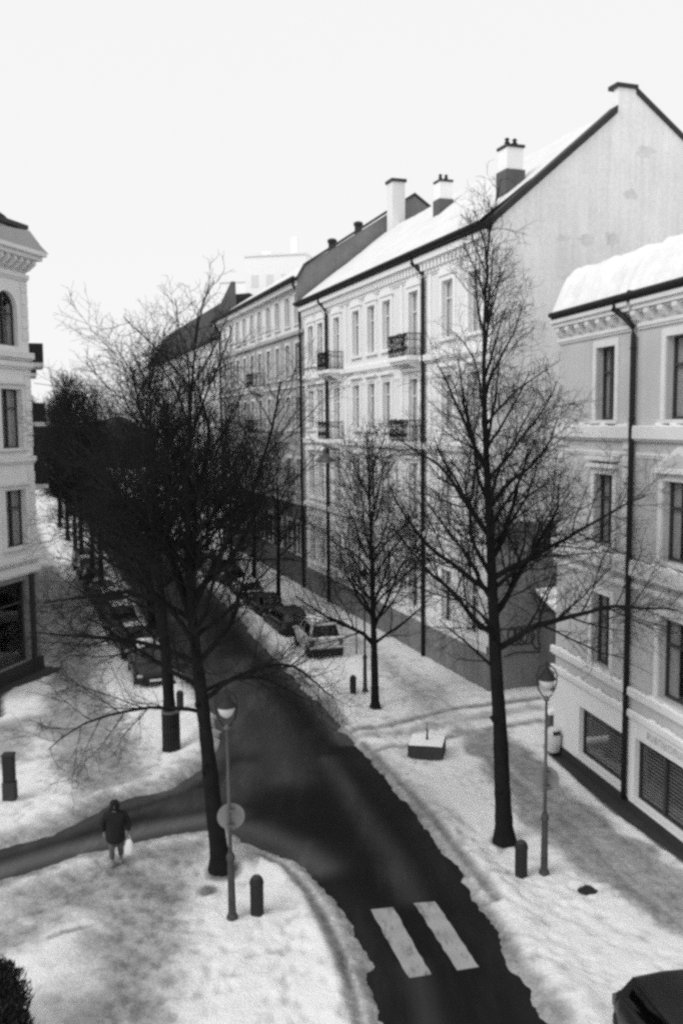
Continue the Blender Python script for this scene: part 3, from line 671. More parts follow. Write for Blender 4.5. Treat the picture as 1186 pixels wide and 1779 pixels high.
# graffiti scrawl on the low gable wall, illegible loops
m_ = MB()
def scrawl(c, w, h, turns, ph=0):
    P = []
    for k in range(turns*14+1):
        a = 2*PI*k/14+ph; P.append((-.012, c[0]-w*math.cos(a)-.32*k/14, c[1]+h*math.sin(a)))
    m_.tube(P, .035, 4)
scrawl((-1.0, 2.5), .28, .42, 3); scrawl((-2.2, 2.3), .22, .5, 2, 1); m_.tube([(-.012, -.7, 1.6), (-.012, -1.3, 1.75), (-.012, -2.6, 1.65)], .03, 4)
m_.build('graffiti', M['spray'], b2)

# lean-to with a snowy roof against the gable, in the passage
sh = thing('lean_to', 'dark lean-to with snow on its roof in the passage beside the grey corner house', 'shed', (6.48+.943*2.55, 39.3+.332*2.55, 0), R(19.4))
mb = MB(); mb.box(0, 4.5, -1.1, -.02, 0, 3.7); mb.build('wall', M['cement'], sh)
mb = MB(); mb.box(.45, 1.6, -1.15, -1.102, 0, 2.6); mb.build('door', M['iron'], sh)
mb = MB(); mb.box(.25, .42, -1.2, -1.102, 0, 3.0); mb.build('door_post', M['plaster_grey'], sh)
mb = MB(); mb.prism([(-1.7, 3.62), (-.02, 4.25), (-.02, 4.4), (-1.7, 3.74)], -.35, 4.6, 'x'); mb.build('roof', M['roof_dark'], sh)
mb = MB(); mb.prism([(-1.66, 3.76), (-.03, 4.41), (-.03, 4.6), (-.9, 4.3), (-1.6, 3.95)], -.3, 4.55, 'x'); mb.build('roof_snow', M['snow'], sh, bevel=.05)
wl = thing('passage_wall', 'low dark wall with snow on top closing the passage behind the corner house', 'wall', (7.9, 33.9, 0), R(12))
mb = MB(); mb.box(0, 7, 0, .3, 0, .75); mb.build('wall', M['cement'], wl); mb = MB(); mb.box(-.03, 7, -.03, .33, .752, .95); mb.build('wall_snow', M['snow'], wl, bevel=.06)

# ------------------------------------------------------------------ grey apartment house beyond, dark gabled house, pale towers
b3x, b3y = 6.48-.332*27.05, 39.3+.943*27.05
b3 = thing('grey_apartment_house', 'long grey apartment house with a snowy eave beyond the white balcony house', 'building', (b3x, b3y, 0), B2R)
L3 = 29.0; cols3 = [1.6, 4.1, 6.9, 9.6, 12.4, 15.0, 17.8, 20.4, 23.2, 25.8, 28.0]; fl3 = [(2.4, 2.3), (7.0, 2.4), (11.5, 2.4), (15.3, 2.45), (19.1, 2.1)]
h3 = [(c-.55, c+.55, z, z+h) for c in cols3 for z, h in fl3]
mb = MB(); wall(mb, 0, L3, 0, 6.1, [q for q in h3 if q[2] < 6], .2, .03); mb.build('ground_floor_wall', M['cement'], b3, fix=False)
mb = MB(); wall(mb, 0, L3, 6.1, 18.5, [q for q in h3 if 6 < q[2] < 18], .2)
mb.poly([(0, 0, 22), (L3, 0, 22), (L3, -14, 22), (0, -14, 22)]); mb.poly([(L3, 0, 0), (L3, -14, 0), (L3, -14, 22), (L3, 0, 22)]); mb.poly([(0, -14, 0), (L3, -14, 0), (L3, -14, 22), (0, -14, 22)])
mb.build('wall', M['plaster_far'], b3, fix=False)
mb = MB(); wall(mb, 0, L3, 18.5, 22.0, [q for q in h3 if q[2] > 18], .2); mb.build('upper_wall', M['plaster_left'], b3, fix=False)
for z, h, pr in ((18.35, .25, .2), (14.6, .16, .1), (6.1, .2, .14), (21.6, .35, .5)):
    mb = MB(); mb.box(0, L3, .003, pr, z, z+h); mb.build('string_course' if z < 21 else 'cornice', M['trim_left'] if z != 18.35 else M['plaster_far'], b3)
for c in cols3:
    for z, h in fl3:
        window(b3, c-.55, z, 1.1, h, depth=.14, fm='frame_white', panes=2, curtain=False, t=.08); surround(b3, c-.55, z, 1.1, h, 'trim_left', .2, .07, .1)
mb = MB(); mb.tube([(0, .75, 22.1), (L3, .75, 22.1)], .13, 6); mb.box(0, L3, .1, .7, 21.97, 22.05); mb.build('gutter', M['pipe'], b3)
mb = MB(); mb.prism([(.6, 22.1), (-8.4, 27.6), (-16, 22.2), (-16, 22.02), (.6, 22.02)], .35, L3, 'x'); mb.build('roof', M['roof_dark'], b3)
snow_ridge(b3, 'roof_snow', [(.6, 22.2), (-.2, 22.75), (-8.3, 27.75)], .4, L3, 50, .05, 5, wob=.05, mt='roof_snow')
FW = [(.5, 20.3), (.5, 21.9), (-.12, 22.95), (-6.1, 26.7), (-8.44, 28.3), (-14.5, 24.3), (-14.5, 20)]
mb = MB(); mb.prism(FW, -.03, .32, 'x'); mb.build('firewall', M['brick'], b3)
for (a, b) in ((FW[1], FW[2]), (FW[2], FW[4]), (FW[4], FW[5])):
    mb = MB(); mb.prism([a, b, (b[0], b[1]+.2), (a[0], a[1]+.2)], -.1, .4, 'x'); mb.build('firewall_coping', M['facade_roof'], b3)
for x, y, z in ((3.4, -3.3, 26.3), (4.0, -5.6, 27.8)):
    mb = MB(); mb.lathe([(.3, -2.6), (.3, .1), (.38, .12), (.38, .3), (.2, .4)], 8, (x, y, z-1.1)); mb.build('vent_pipe', M['iron'], b3, smooth=False)
balcony(b3, 11.2, 13.8, 15.0, 1.0); balcony(b3, 11.2, 13.8, 11.2, 1.0)
downpipe(b3, .45, 21.9, .17, .6, r=.09, dx=.2); downpipe(b3, 27.6, 21.9, .17, .6, r=.09, dx=.2)
aw = MB(); aw.prism([(.05, 4.3), (1.6, 2.9), (1.6, 2.75), (.05, 4.1)], 22.4, 26.4, 'x'); aw.build('awning', M['trim'], b3)
b4 = thing('dark_roofed_house', 'distant house with a steep dark roof and firewall behind the bare trees', 'building', (6.48-.332*56.3, 39.3+.943*56.3, 0), B2R)
mb = MB(); mb.box(0, 46, -12, 0, 0, 20.6); mb.build('wall', M['plaster_left'], b4)
mb = MB(); mb.prism([(.7, 20.4), (.7, 20.8), (-1.9, 25.0), (-3.4, 25.2), (-12, 21), (-12, 20.62)], .4, 46, 'x'); mb.build('roof', M['roof_dark'], b4)
mb = MB(); mb.prism([(.5, 20.62), (.3, 22.6), (-1.5, 26.2), (-1.9, 26.2), (-1.95, 23), (-12, 21.5), (-12, 20.62)], .0, .38, 'x'); mb.build('firewall', M['cement'], b4)
for c in np.arange(2, 45, 3.0):
    for z in (3, 7.2, 11.4, 15.6):
        m_ = cached('b4w', lambda: (lambda q: (q.box(-.55, .55, .004, .05, 0, 2.2), q.mesh('window', M['frame_white']))[1])(MB()))
        o = inst('window', m_, b4, (c, 0, z)); p_ = cached('b4p', lambda: (lambda q: (q.box(-.42, .42, .052, .06, .12, 2.08), q.mesh('pane', M['frame_dark']))[1])(MB())); inst('pane', p_, o)
for x, y, w, d, h, lab, cs in ((-7.8, 113, 7.6, 9, 32.3, 'broad flat-topped pale tower block rising behind the grey apartment house', ((1.6, 35.0, .7), (-2.0, 33.4, 1.1))), (-13.4, 118, 3.8, 8, 29.9, 'narrow pale block beside the broad tower behind the grey apartment house', ())):
    t_ = thing('pale_tower', lab, 'building', (x, y, 0), R(-12))
    mb = MB(); mb.box(-w/2, w/2, 0, d, 0, h); mb.build('wall', M['haze_block'], t_); mb = MB(); mb.box(-w/2-.15, w/2+.15, -.15, d+.1, h+.002, h+.25); mb.build('roof', M['snow'], t_)
    for cx, zt, ww in cs: mb = MB(); mb.box(cx-ww/2, cx+ww/2, 3, 3+ww, h+.26, zt); mb.build('chimney', M['haze_block'], t_)
    for z in np.arange(3, h-2, 3.2):
        for k in range(int(w/1.9)):
            m_ = cached('ptw', lambda: (lambda q: (q.box(-.45, .45, -.03, -.004, 0, 1.5), q.mesh('window', M['plaster_white']))[1])(MB())); inst('window', m_, t_, (-w/2+1.2+k*1.9, 0, z))

# ------------------------------------------------------------------ left corner house
LBP = (-14.9, 44.15, 0); LBR = R(90-15+180)
lb = thing('left_corner_house', 'pale stone corner house with arched top window and heavy cornice at the left edge', 'building', LBP, LBR)
# chamfered front: x from 0 (street corner) leftwards
WX = [(.82, 1.6), (4.2, 1.6)]
lvl = [(15.7, 2.5, True), (10.95, 2.75, False), (6.3, 2.7, False)]
holes = [(x, x+w, z, z+h) for x, w in WX for z, h, a_ in lvl] + [(1.0, 3.4, .7, 4.65), (4.0, 5.8, .1, 4.4)]
mb = MB(); wall(mb, 0, 7, 4.95, 20.0, holes[:-2], .3); m2 = MB(); wall(m2, 0, 7, 0, 4.95, holes[-2:], .3); m2.build('ground_floor_wall', M['brick'], lb, fix=False)
for x, w in WX:                                              # arch spandrels
    z, h = 15.7, 2.5; r = w/2; c = (x+r, z+h-r)
    for s in (1, -1):
        P = [(c[0]+s*r*math.cos(PI/2*k/8), c[1]+r*math.sin(PI/2*k/8)) for k in range(9)]
        for (a1, b1), (a2, b2_) in zip(P[:-1], P[1:]): mb.poly([(a1, 0, b1), (a2, 0, b2_), (a2, 0, z+h), (a1, 0, z+h)]); mb.poly([(a1, 0, b1), (a2, 0, b2_), (a2, -.3, b2_), (a1, -.3, b1)])
SA = R(-144.6)                                                 # street front leaves the corner at the bearing of the road
q = rotp(34, 0, 0, SA)
mb.poly([(0, 0, 0), (q[0], q[1], 0), (q[0], q[1], 20), (0, 0, 20)]); mb.poly([(7, 0, 0), (11, -9, 0), (11, -9, 20), (7, 0, 20)]); mb.poly([(0, 0, 20), (q[0], q[1], 20), (11, -30, 20), (11, -9, 20), (7, 0, 20)])
mb.poly([(q[0], q[1], 0), (11, -30, 0), (11, -30, 20), (q[0], q[1], 20)]); mb.poly([(11, -30, 0), (11, -9, 0), (11, -9, 20), (11, -30, 20)])
mb.build('wall', M['plaster_left'], lb, fix=False)
def band(z, h, pr, nm, mt='trim_left'):
    m_ = MB(); m_.box(-pr*.4, 7, .003, pr, z, z+h); m_.box(-pr*.25, 7, .003, pr*.6, z-.1, z-.003); m_.build(nm, M[mt], lb, bevel=.02)
for z, h, pr, nm in ((5.0, .35, .15, 'string_course'), (5.6, .25, .25, 'string_course'), (10.3, .25, .15, 'string_course'), (14.75, .25, .18, 'string_course'), (15.15, .3, .25, 'string_course'), (18.9, .2, .15, 'frieze_band'), (19.75, .2, .75, 'cornice'), (19.95, .2, .95, 'cornice')): band(z, h, pr, nm)
for k in range(12): m_ = cached('lbd', lambda: (lambda qq: (qq.prism([(.003, 19.2), (.25, 19.3), (.6, 19.55), (.6, 19.74), (.003, 19.74)], 0, .22, 'x'), qq.mesh('eaves_bracket', M['trim_left']))[1])(MB())); inst('eaves_bracket', m_, lb, (.02+.5*k, 0, 0))
mb = MB(); mb.prism([(-.6, 20.152), (7, 20.152), (7, 20.4), (.9, 20.95), (-.0, 20.4)], -2, .9); mb.build('roof_edge', M['plaster_far'], lb)
mb = MB(); mb.box(.75, 7, -3, .2, 20.5, 21.1); mb.build('attic', M['plaster_left'], lb); mb = MB(); mb.box(.45, 7, -3, .55, 21.102, 21.3); mb.build('attic_cornice', M['facade_roof'], lb)
mb = MB(); mb.prism([(1.0, 21.302), (7, 21.302), (7, 22.6), (4.6, 22.2), (1.6, 21.55)], -3, .1); mb.build('roof', M['roof_dark'], lb)
for x, w in WX:
    for z, h, ar in lvl:
        window(lb, x, z, w, h, depth=.24, panes=4, arch=ar, split=.68 if not ar else .6)
        if not ar: surround(lb, x, z, w, h, 'trim_left', .22, .08, .12, head=.12)
for k in range(24):                                          # plain wall blocks at the street corner and between windows
    z = 5.95+.56*k
    if z > 18.3 or 14.4 < z < 15.5 or 9.85 < z < 10.55: continue
    mb = MB(); mb.box(-.02, .5, .003, .04, z, z+.5); mb.build('corner_stone', M['trim_left'], lb, bevel=.015)
for x, w, z, h in ((1.0, 2.4, .7, 3.95), (4.0, 1.8, .1, 4.3)):
    fr = MB(); t = .09
    fr.box(x, x+t, -.3, -.2, z, z+h); fr.box(x+w-t, x+w, -.3, -.2, z, z+h); fr.box(x+t, x+w-t, -.3, -.2, z, z+t); fr.box(x+t, x+w-t, -.3, -.2, z+h-t, z+h); fr.box(x+t, x+w-t, -.3, -.2, z+h*.72, z+h*.72+.07)
    f_ = fr.build('shop_window', M['frame_dark'], lb); m_ = MB(); m_.poly([(x+t, -.26, z+t), (x+w-t, -.26, z+t), (x+w-t, -.26, z+h-t), (x+t, -.26, z+h-t)]); m_.build('pane', M['glass'], f_, fix=False)
    m_ = MB(); m_.box(x+.1, x+w-.1, -1.6, -1.55, z, z+h*.8); m_.build('back_panel', M['cement'], f_)
mb = MB(); mb.box(.55, .8, .003, .16, .0, 4.9); mb.build('pilaster', M['plinth'], lb)
mb = MB(); mb.box(-.03, 7, .003, .12, 0, .68); mb.build('plinth', M['plinth'], lb)
def street_balcony(u, z):
    s = MB(); s.T = lambda p: rotp(p[0], p[1], p[2], SA)
    s.box(u, u+3, -1.05, -.003, z-.25, z); o = s.build('balcony', M['trim_left'], lb)
    r = MB(); r.T = s.T; r.box(u, u+3, -1.05, -.98, z, z+1.1); r.box(u, u+.08, -.98, -.01, z, z+1.1); r.build('railing', M['iron'], o)
for z in (15.6, 12.2, 8.6): street_balcony(9, z); street_balcony(20, z)

# ------------------------------------------------------------------ bare trees
class TreeMesh:
    def __init__(s): s.V = []; s.F = []; s.n = 0
    def tube(s, P, rad, n):
        P = np.asarray(P); k = len(P); T = np.gradient(P, axis=0); T /= np.linalg.norm(T, axis=1, keepdims=True)+1e-9
        ref = np.array([.3, .9, .1]) if abs(T[0][2]) > .8 else np.array([0, 0, 1.])
        A = np.cross(T, ref); A /= np.linalg.norm(A, axis=1, keepdims=True)+1e-9; B = np.cross(T, A)
        an = np.arange(n)*2*PI/n
        V = P[:, None, :] + (A[:, None, :]*np.cos(an)[None, :, None] + B[:, None, :]*np.sin(an)[None, :, None])*np.asarray(rad)[:, None, None]
        i = s.n + np.arange(k*n).reshape(k, n); j = np.roll(i, -1, 1)
        s.V.append(V.reshape(-1, 3)); s.F.append(np.stack([i[:-1], j[:-1], j[1:], i[1:]], -1).reshape(-1, 4)); s.n += k*n
    def mesh(s, name, m): return np_mesh(name, np.concatenate(s.V), np.concatenate(s.F), m)
def path(rg, p, d, L, seg, wob, up):
    """a wandering limb: up = pull upwards (or downwards when negative), a pair pulls from the first value to the second"""
    P = [np.array(p, float)]; d = np.array(d, float); d /= np.linalg.norm(d)
    for k in range(seg):
        t = k/max(1, seg-1); u = up if not isinstance(up, tuple) else up[0]+(up[1]-up[0])*t
        d = d + rg.normal(0, wob, 3) + np.array([0, 0, u]); d /= np.linalg.norm(d)
        P.append(P[-1]+d*L/seg)
    return np.array(P)
def side(rg, d, ang, az):
    d = d/np.linalg.norm(d); r = np.array([0, 0, 1.]) if abs(d[2]) < .9 else np.array([1., 0, 0])
    a = np.cross(d, r); a /= np.linalg.norm(a); b = np.cross(d, a)
    return d*math.cos(ang) + (a*math.cos(az)+b*math.sin(az))*math.sin(ang)
def shoots(tm, rg, P, r0, L, lvl, dens, thick, up):
    """side shoots along a limb, each with its own finer shoots"""
    if lvl > 3: return
    n = max(2, int(L*dens[lvl-1])); az = rg.uniform(0, 6.28)
    for k in range(n):
        t = .16 + .84*(k+rg.uniform(0, 1))/n; x = t*(len(P)-1); i = min(int(x), len(P)-2); p = P[i]+(P[i+1]-P[i])*(x-i); d = P[i+1]-P[i]
        az += 2.4 + rg.normal(0, .5)
        l = (.30+.5*(1-t))*L*rg.uniform(.55, 1.05)
        if lvl == 1: l = min(l, 2.6)
        if lvl == 2: l = min(max(l, .35), 1.25)
        if lvl == 3: l = min(max(l, .18), .55)
        dd = side(rg, d, R(rg.uniform(30, 62)), az)
        r = max(r0*(1-t*.75)*(.55 if lvl == 1 else .5), (.011, .0065, .0042)[lvl-1]*thick)
        sg = (6, 4, 2)[lvl-1]
        Q = path(rg, p, dd, l, sg, (.13, .16, .2)[lvl-1], up[lvl-1])
        tm.tube(Q, np.linspace(r, max(r*.35, .0036*thick), sg+1), (5, 4, 3)[lvl-1])
        shoots(tm, rg, Q, r, l, lvl+1, dens, thick, up)
def make_tree(seed, H, r0, lean, limbs, dens=(3.2, 6.5, 8), thick=1., bend=.012, burl=0):
    """trunk (with the main limbs) and crown meshes. limbs: (height, azimuth deg from +x, length, start elevation deg, pull, radius)"""
    rg = np.random.default_rng(seed)
    tm, cr = TreeMesh(), TreeMesh()
    n = 26; P = [np.zeros(3)]; d = np.array([lean[0], lean[1], 1.])
    P[0][2] = -.15
    for k in range(n):
        h = k/n; d = d + rg.normal(0, bend, 3)*[1, 1, 0]; 
        if h > .25: d[:2] += (-np.array(P[-1][:2]) * .022)
        dd = d/np.linalg.norm(d); P.append(P[-1]+dd*(H+.15)/n)
    P = np.array(P); t = np.linspace(0, 1, n+1)
    rad = r0*(1-t)**1.2*.92+.012; rad[0] *= 1.55; rad[1] *= 1.06
    if burl: rad = rad*(1+.12*rg.random(n+1))
    # finer path for the trunk with slight bumps
    tt = np.linspace(0, n, n*3+1); PP = np.stack([np.interp(tt, np.arange(n+1), P[:, i]) for i in range(3)], -1); rr = np.interp(tt, np.arange(n+1), rad)*(1+rg.normal(0, .03, len(tt)))
    tm.tube(PP, rr, 12)
    for k in range(9 if burl else 4):
        h = rg.uniform(.6, 6.0); i = int(h/(H+.15)*n); c = P[i]+(P[i+1]-P[i])*rg.random(); a = rg.uniform(0, 6.28); r_ = rad[i]
        q = c+np.array([math.cos(a), math.sin(a), 0])*r_*.75
        tm.tube(np.array([q-[0, 0, r_*.5], q-[0, 0, r_*.2], q+[math.cos(a)*.05, math.sin(a)*.05, 0], q+[0, 0, r_*.3], q+[0, 0, r_*.6]]), np.array([.02, .3, .42, .28, .02])*r_*rg.uniform(.7, 1.3), 7)
    def at(h):
        i = min(np.searchsorted(P[:, 2], h), n); i = max(i, 1); f = (h-P[i-1][2])/(P[i][2]-P[i-1][2]); return P[i-1]+(P[i]-P[i-1])*f, np.interp(h, P[:, 2], rad)
    for (h, az, L, el, up, r) in limbs:
        p, rt = at(h); r = min(r, rt*.8)
        d = np.array([math.cos(R(az))*math.cos(R(el)), math.sin(R(az))*math.cos(R(el)), math.sin(R(el))])
        sg = max(7, int(L*3)); Q = path(rg, p, d, L, sg, .105, up)
        (tm if r > .035 else cr).tube(Q, np.linspace(r, max(.012, r*.22), sg+1)*(1+rg.normal(0, .03, sg+1)), 7)
        shoots(cr, rg, Q, r*.8, L, 1, dens, thick, (.05, .04, .02))
    return tm.mesh('trunk', M['bark']), cr.mesh('crown', M['twig'])
def auto_limbs(seed, H, h0, n, spread, low=(), r=.085, shape=1.0, el0=22, el1=68):
    rg = np.random.default_rng(seed+100); L = list(low); az = rg.uniform(0, 360)
    for k in range(n):
        t = (k+rg.uniform(0, .8))/n; h = h0+(H*.95-h0)*t**.92; az += 137.5+rg.normal(0, 18)
        ln = spread*(1-.55*t**shape)*rg.uniform(.75, 1.12); ln = min(ln, (H*1.02-h)*1.15+.35)
        L.append((h, az, ln, el0+(el1-el0)*t**.7+rg.normal(0, 6), (.02+.02*t, .09-.03*t), r*(1-.72*t)*rg.uniform(.7, 1.05)))
    return L
def plant(meshes, name, label, loc, rz=0, sc=1, group=None):
    t = thing(name, label, 'tree', loc, rz, group); t.scale = (sc, sc, sc) if not hasattr(sc, '__len__') else sc
    inst('trunk', meshes[0], t); inst('crown', meshes[1], t); return t
G_T = 'bare street trees'
# tall tree on the right pavement
low = [(5.6, 5, 5.2, 42, (-.03, -.10), .10), (6.1, 182, 4.2, 30, (.03, .02), .09), (6.6, 12, 5.0, 30, (.02, -.03), .09), (7.2, 175, 4.3, 28, (.06, .05), .085), (7.6, 350, 4.7, 32, (-.01, -.06), .085), (5.9, 250, 3.2, 35, (.0, .03), .075), (6.9, 80, 3.4, 38, (.02, .04), .08),
       (8.2, 20, 3.7, 45, (.05, .06), .085), (8.8, 190, 3.8, 42, (.05, .06), .08), (9.6, 8, 3.4, 50, (.03, .05), .075), (10.6, 185, 3.2, 52, (.02, .05), .07), (5.0, 165, 2.3, 42, (.05, .05), .05)]
tall = make_tree(5, 17.7, .27, (-.045, .0), auto_limbs(5, 17.7, 6.2, 30, 3.7, low, .085, 1.25, 40, 74), (3.2, 6.2, 7.5), .85)
plant(tall, 'bare_tree', 'tall bare tree rising full height beside the right lamp post and a dark bollard', (4.57, 24.85, .05), group=G_T)
# small young tree in the middle
low = [(2.7, 165, 4.0, 52, (-.02, .0), .10), (2.75, 15, 3.2, 30, (.02, .06), .075), (3.4, 25, 3.8, 62, (.03, .02), .085), (3.9, 170, 2.6, 50, (.05, .05), .06), (4.4, 30, 2.6, 48, (.06, .05), .06)]
small = make_tree(9, 11.3, .19, (-.01, .0), auto_limbs(9, 11.3, 3.4, 34, 4.1, low, .065, 1.4, 30, 70), (3.3, 5.8, 6.5), 1.0)
plant(small, 'bare_tree', 'small young bare tree on the snowy pavement in front of the white balcony house', (1.35, 37.2, .05), group=G_T)
# big leaning tree on the corner island
low = [(4.6, 8, 4.4, 46, (-.16, -.20), .075), (5.0, 172, 3.6, 25, (.0, -.06), .075), (4.3, 190, 4.2, 18, (-.02, -.05), .06), (5.6, 176, 4.9, 35, (-.02, .02), .085), (6.3, 3, 2.9, 40, (.04, .05), .07), (6.8, 185, 4.6, 38, (.0, .03), .08), (7.4, 15, 3.1, 45, (.05, .05), .08),
       (5.2, 260, 3.0, 20, (-.03, -.08), .06), (5.9, 280, 3.2, 30, (-.01, .0), .065), (8.2, 170, 3.4, 48, (.04, .05), .075), (8.8, 6, 3.0, 48, (.05, .06), .075), (7.8, 90, 3.4, 40, (.03, .05), .07), (4.8, 30, 3.6, 30, (-.1, -.12), .05)]
low += [(6.6, 168, 7.6, 70, (.01, .02), .125), (7.0, 12, 6.6, 64, (.02, .03), .11), (7.6, 100, 6.0, 68, (.01, .02), .10)]
corner = make_tree(23, 14.9, .25, (-.085, .02), auto_limbs(23, 14.8, 5.6, 26, 4.3, low, .085, 1.5, 32, 68), (3.0, 6.0, 7), .9, .014, burl=1)
plant(corner, 'bare_tree', 'leaning knotty bare tree on the snowy corner island behind the left lamp post', (-3.31, 23.42, .05), group=G_T)
low = [(5.5, 180, 4.4, 28, (.0, .01), .10), (6.0, 10, 3.6, 35, (.02, .03), .09), (6.6, 200, 4.6, 33, (.02, .03), .09), (7.4, 350, 3.6, 42, (.03, .05), .08), (5.0, 160, 3.8, 14, (-.02, -.04), .07)]
low += [(6.4, 172, 7.2, 68, (.01, .02), .13), (7.2, 20, 6.4, 62, (.02, .03), .11)]
guard_t = make_tree(31, 14.6, .27, (-.015, .0), auto_limbs(31, 14.4, 5.8, 24, 4.5, low, .09, 1.5, 30, 68), (3.0, 5.6, 6.5), 1.05)
plant(guard_t, 'bare_tree', 'thick bare tree standing in the iron tree guard on the left pavement', (-6.34, 32.55, .05), group=G_T)
# rows along both kerbs, farther off
va = make_tree(41, 15.5, .24, (.01, 0), auto_limbs(41, 15.5, 4.2, 32, 4.0, (), .08, .9, 30, 70), (2.9, 5.6, 5.5), 1.4)
vb = make_tree(42, 14.0, .22, (-.02, 0), auto_limbs(42, 14.0, 3.8, 32, 4.2, (), .08, .9, 28, 68), (2.9, 5.6, 5.5), 1.5)
vc = make_tree(43, 13.0, .22, (0, .01), auto_limbs(43, 13.0, 3.5, 26, 4.4, (), .08, .9, 30, 70), (2.2, 4.2, 3), 2.8)
k = 0
ordw = ['first', 'second', 'third', 'fourth', 'fifth', 'sixth', 'seventh', 'eighth']
for i, (x, y, v, s) in enumerate(((-11.3, 53, va, .98), (-15.6, 58.5, vb, 1.0), (-18.6, 67, va, .98), (-21.6, 75, vb, 1.08), (-24.8, 84, va, 1.0), (-28.5, 94, vc, 1.12), (-33, 106, vc, 1.05))):
    plant(v, 'bare_tree', f'bare tree on the left kerb, {ordw[i]} beyond the one in the guard', (x, y, .03), random.uniform(0, 6.28), s, G_T)
for i, (x, y, v, s) in enumerate(((-4.3, 60.5, vb, .80), (-6.6, 67.5, va, .80), (-9.2, 75, vb, .86), (-12.5, 84, va, .9), (-16.3, 95, vc, .95), (-20.5, 107, vc, 1.0))):
    plant(v, 'bare_tree', f'bare tree before the grey apartment house, {ordw[i]} of the right-hand row', (x, y, .03), random.uniform(0, 6.28), s, G_T)
for i in range(26):
    y = 112+i*4.2+random.uniform(-2, 2); x = -.375*y+random.uniform(-15, 14)
    plant(vc, 'bare_tree', 'distant bare tree in the dark thicket closing the end of the street', (x, y, .0), random.uniform(0, 6.28), random.uniform(1.1, 1.5), 'bare trees at the far end of the street')
# far wooded rise, one dark mass
hm = []; N = 90
U = np.linspace(-190, 20, N); V = []
for u in U:
    tp = 10+5*fbm(np.array([u*.05]), np.array([2.]))[0]*2+2.5*fbm(np.array([u*.5]), np.array([7.]), 3)[0]*2
    for q in range(7): 
        f = q/6; V.append((u+fbm(np.array([u*.4]), np.array([q*.7+9]))[0]*6, 262+f*26+fbm(np.array([u*.3+40]), np.array([q*.9]))[0]*8, -.3+tp*math.sin(f*PI/2)))
tag(inst('far_woodland', np_mesh('far_woodland', V, [(i*7+j, (i+1)*7+j, (i+1)*7+j+1, i*7+j+1) for i in range(N-1) for j in range(6)], mat('far_wood', .06, .95, .5, .2, 1.5, .5))), 'dark far woodland closing the end of the street', 'woodland', kind='stuff')

# iron guard round the thick tree
gt = thing('tree_guard', 'dark iron guard round the foot of the thick tree on the left pavement', 'tree guard', (-6.34, 32.55, .05))
for z in (.04, .75, 1.42):
    mb = MB(); mb.lathe([(.30, 0), (.335, 0), (.335, .07), (.30, .07)], 20, (0, 0, z)); mb.build('ring', M['iron'] if z < 1.4 else M['lampgrey'], gt)
bar = MB(); bar.box(.288, .328, -.035, .035, .0, 1.42); bm_ = bar.mesh('bar', M['iron'])
for k in range(20): inst('bar', bm_, gt, (0, 0, 0), 2*PI*k/20)

# ------------------------------------------------------------------ lamp posts, signs, bollards
def make_lamp():
    t = thing('street_lamp', None, None)
    mb = MB(); mb.lathe([(.14, -.05), (.14, .1), (.095, .2), (.08, 1.5), (.105, 1.52), (.105, 1.62), (.055, 1.72)], 14); mb.build('base', M['lampbase'], t, smooth=False)
    mb = MB(); mb.lathe([(.048, 1.7), (.042, 3.2), (.034, 4.72), (.075, 4.74), (.075, 4.8), (.03, 4.86)], 12); mb.build('pole', M['lampgrey'], t, smooth=True)
    mb = MB()
    for s in (1, -1): mb.tube([(0, 0, 4.78), (s*.10, 0, 4.86), (s*.20, 0, 5.02), (s*.25, 0, 5.22), (s*.26, 0, 5.42), (s*.20, 0, 5.57), (s*.08, 0, 5.67), (0, 0, 5.7)], .018, 8)
    mb.build('bracket', M['iron'], t, smooth=True)
    mb = MB(); mb.lathe([(.02, 5.02), (.09, 5.05), (.155, 5.12), (.19, 5.21), (.2, 5.3)], 18); mb.build('globe', M['lampwhite'], t, smooth=True)
    mb = MB(); mb.lathe([(.23, 5.302), (.23, 5.335), (.16, 5.42), (.10, 5.48), (.09, 5.54), (.025, 5.6), (.02, 5.78), (.0, 5.82)], 18); mb.build('cap', M['iron'], t, smooth=False)
    return t
lampA = make_lamp(); tag(lampA, 'grey lamp post with opal globe in front of the leaning tree on the corner island', 'street lamp', 'street lamps with opal globes'); lampA.location = (-2.72, 20.92, .06); lampA.rotation_euler = (0, R(-.4), .15)
for loc, lab, rz in (((5.26, 22.96, .06), 'grey lamp post with opal globe between the tall tree and the shop front', -.1), ((.98, 39.5, .06), 'grey lamp post half hidden behind the small young tree', .1)):
    l = copy_tree(lampA); l.location = loc; l['label'] = lab; l.rotation_euler = (0, 0, rz)
def round_sign(loc, rz, lab, r=.33):
    t = thing('round_sign', lab, 'road sign', loc, rz, 'round signs seen from behind')
    m_ = MB(); n = 24
    m_.prism([(r*math.cos(2*PI*k/n), r*math.sin(2*PI*k/n)) for k in range(n)], .085, .10); m_.build('plate', M['signback'], t)
    for z in (-.2, .17): m_ = MB(); m_.box(-.09, .09, -.075, .082, z, z+.045); m_.build('clamp', M['lampgrey'], t)
    return t
round_sign((-2.70, 20.92, 2.62), .15, 'round sign seen from behind on the lamp post of the corner island')
round_sign((5.30, 22.96, 2.66), -.1, 'round sign seen from behind on the lamp post near the shops')
sp_ = thing('sign_post', 'thin grey sign post on the snow beside the silver car', 'sign post', (.71, 46.0, .05))
mb = MB(); mb.lathe([(.035, 0), (.035, 2.6), (.0, 2.62)], 8); mb.build('post', M['lampgrey'], sp_); mb = MB(); mb.box(-.02, .02, -.25, .25, 2.0, 2.55); mb.build('plate', M['signback'], sp_)
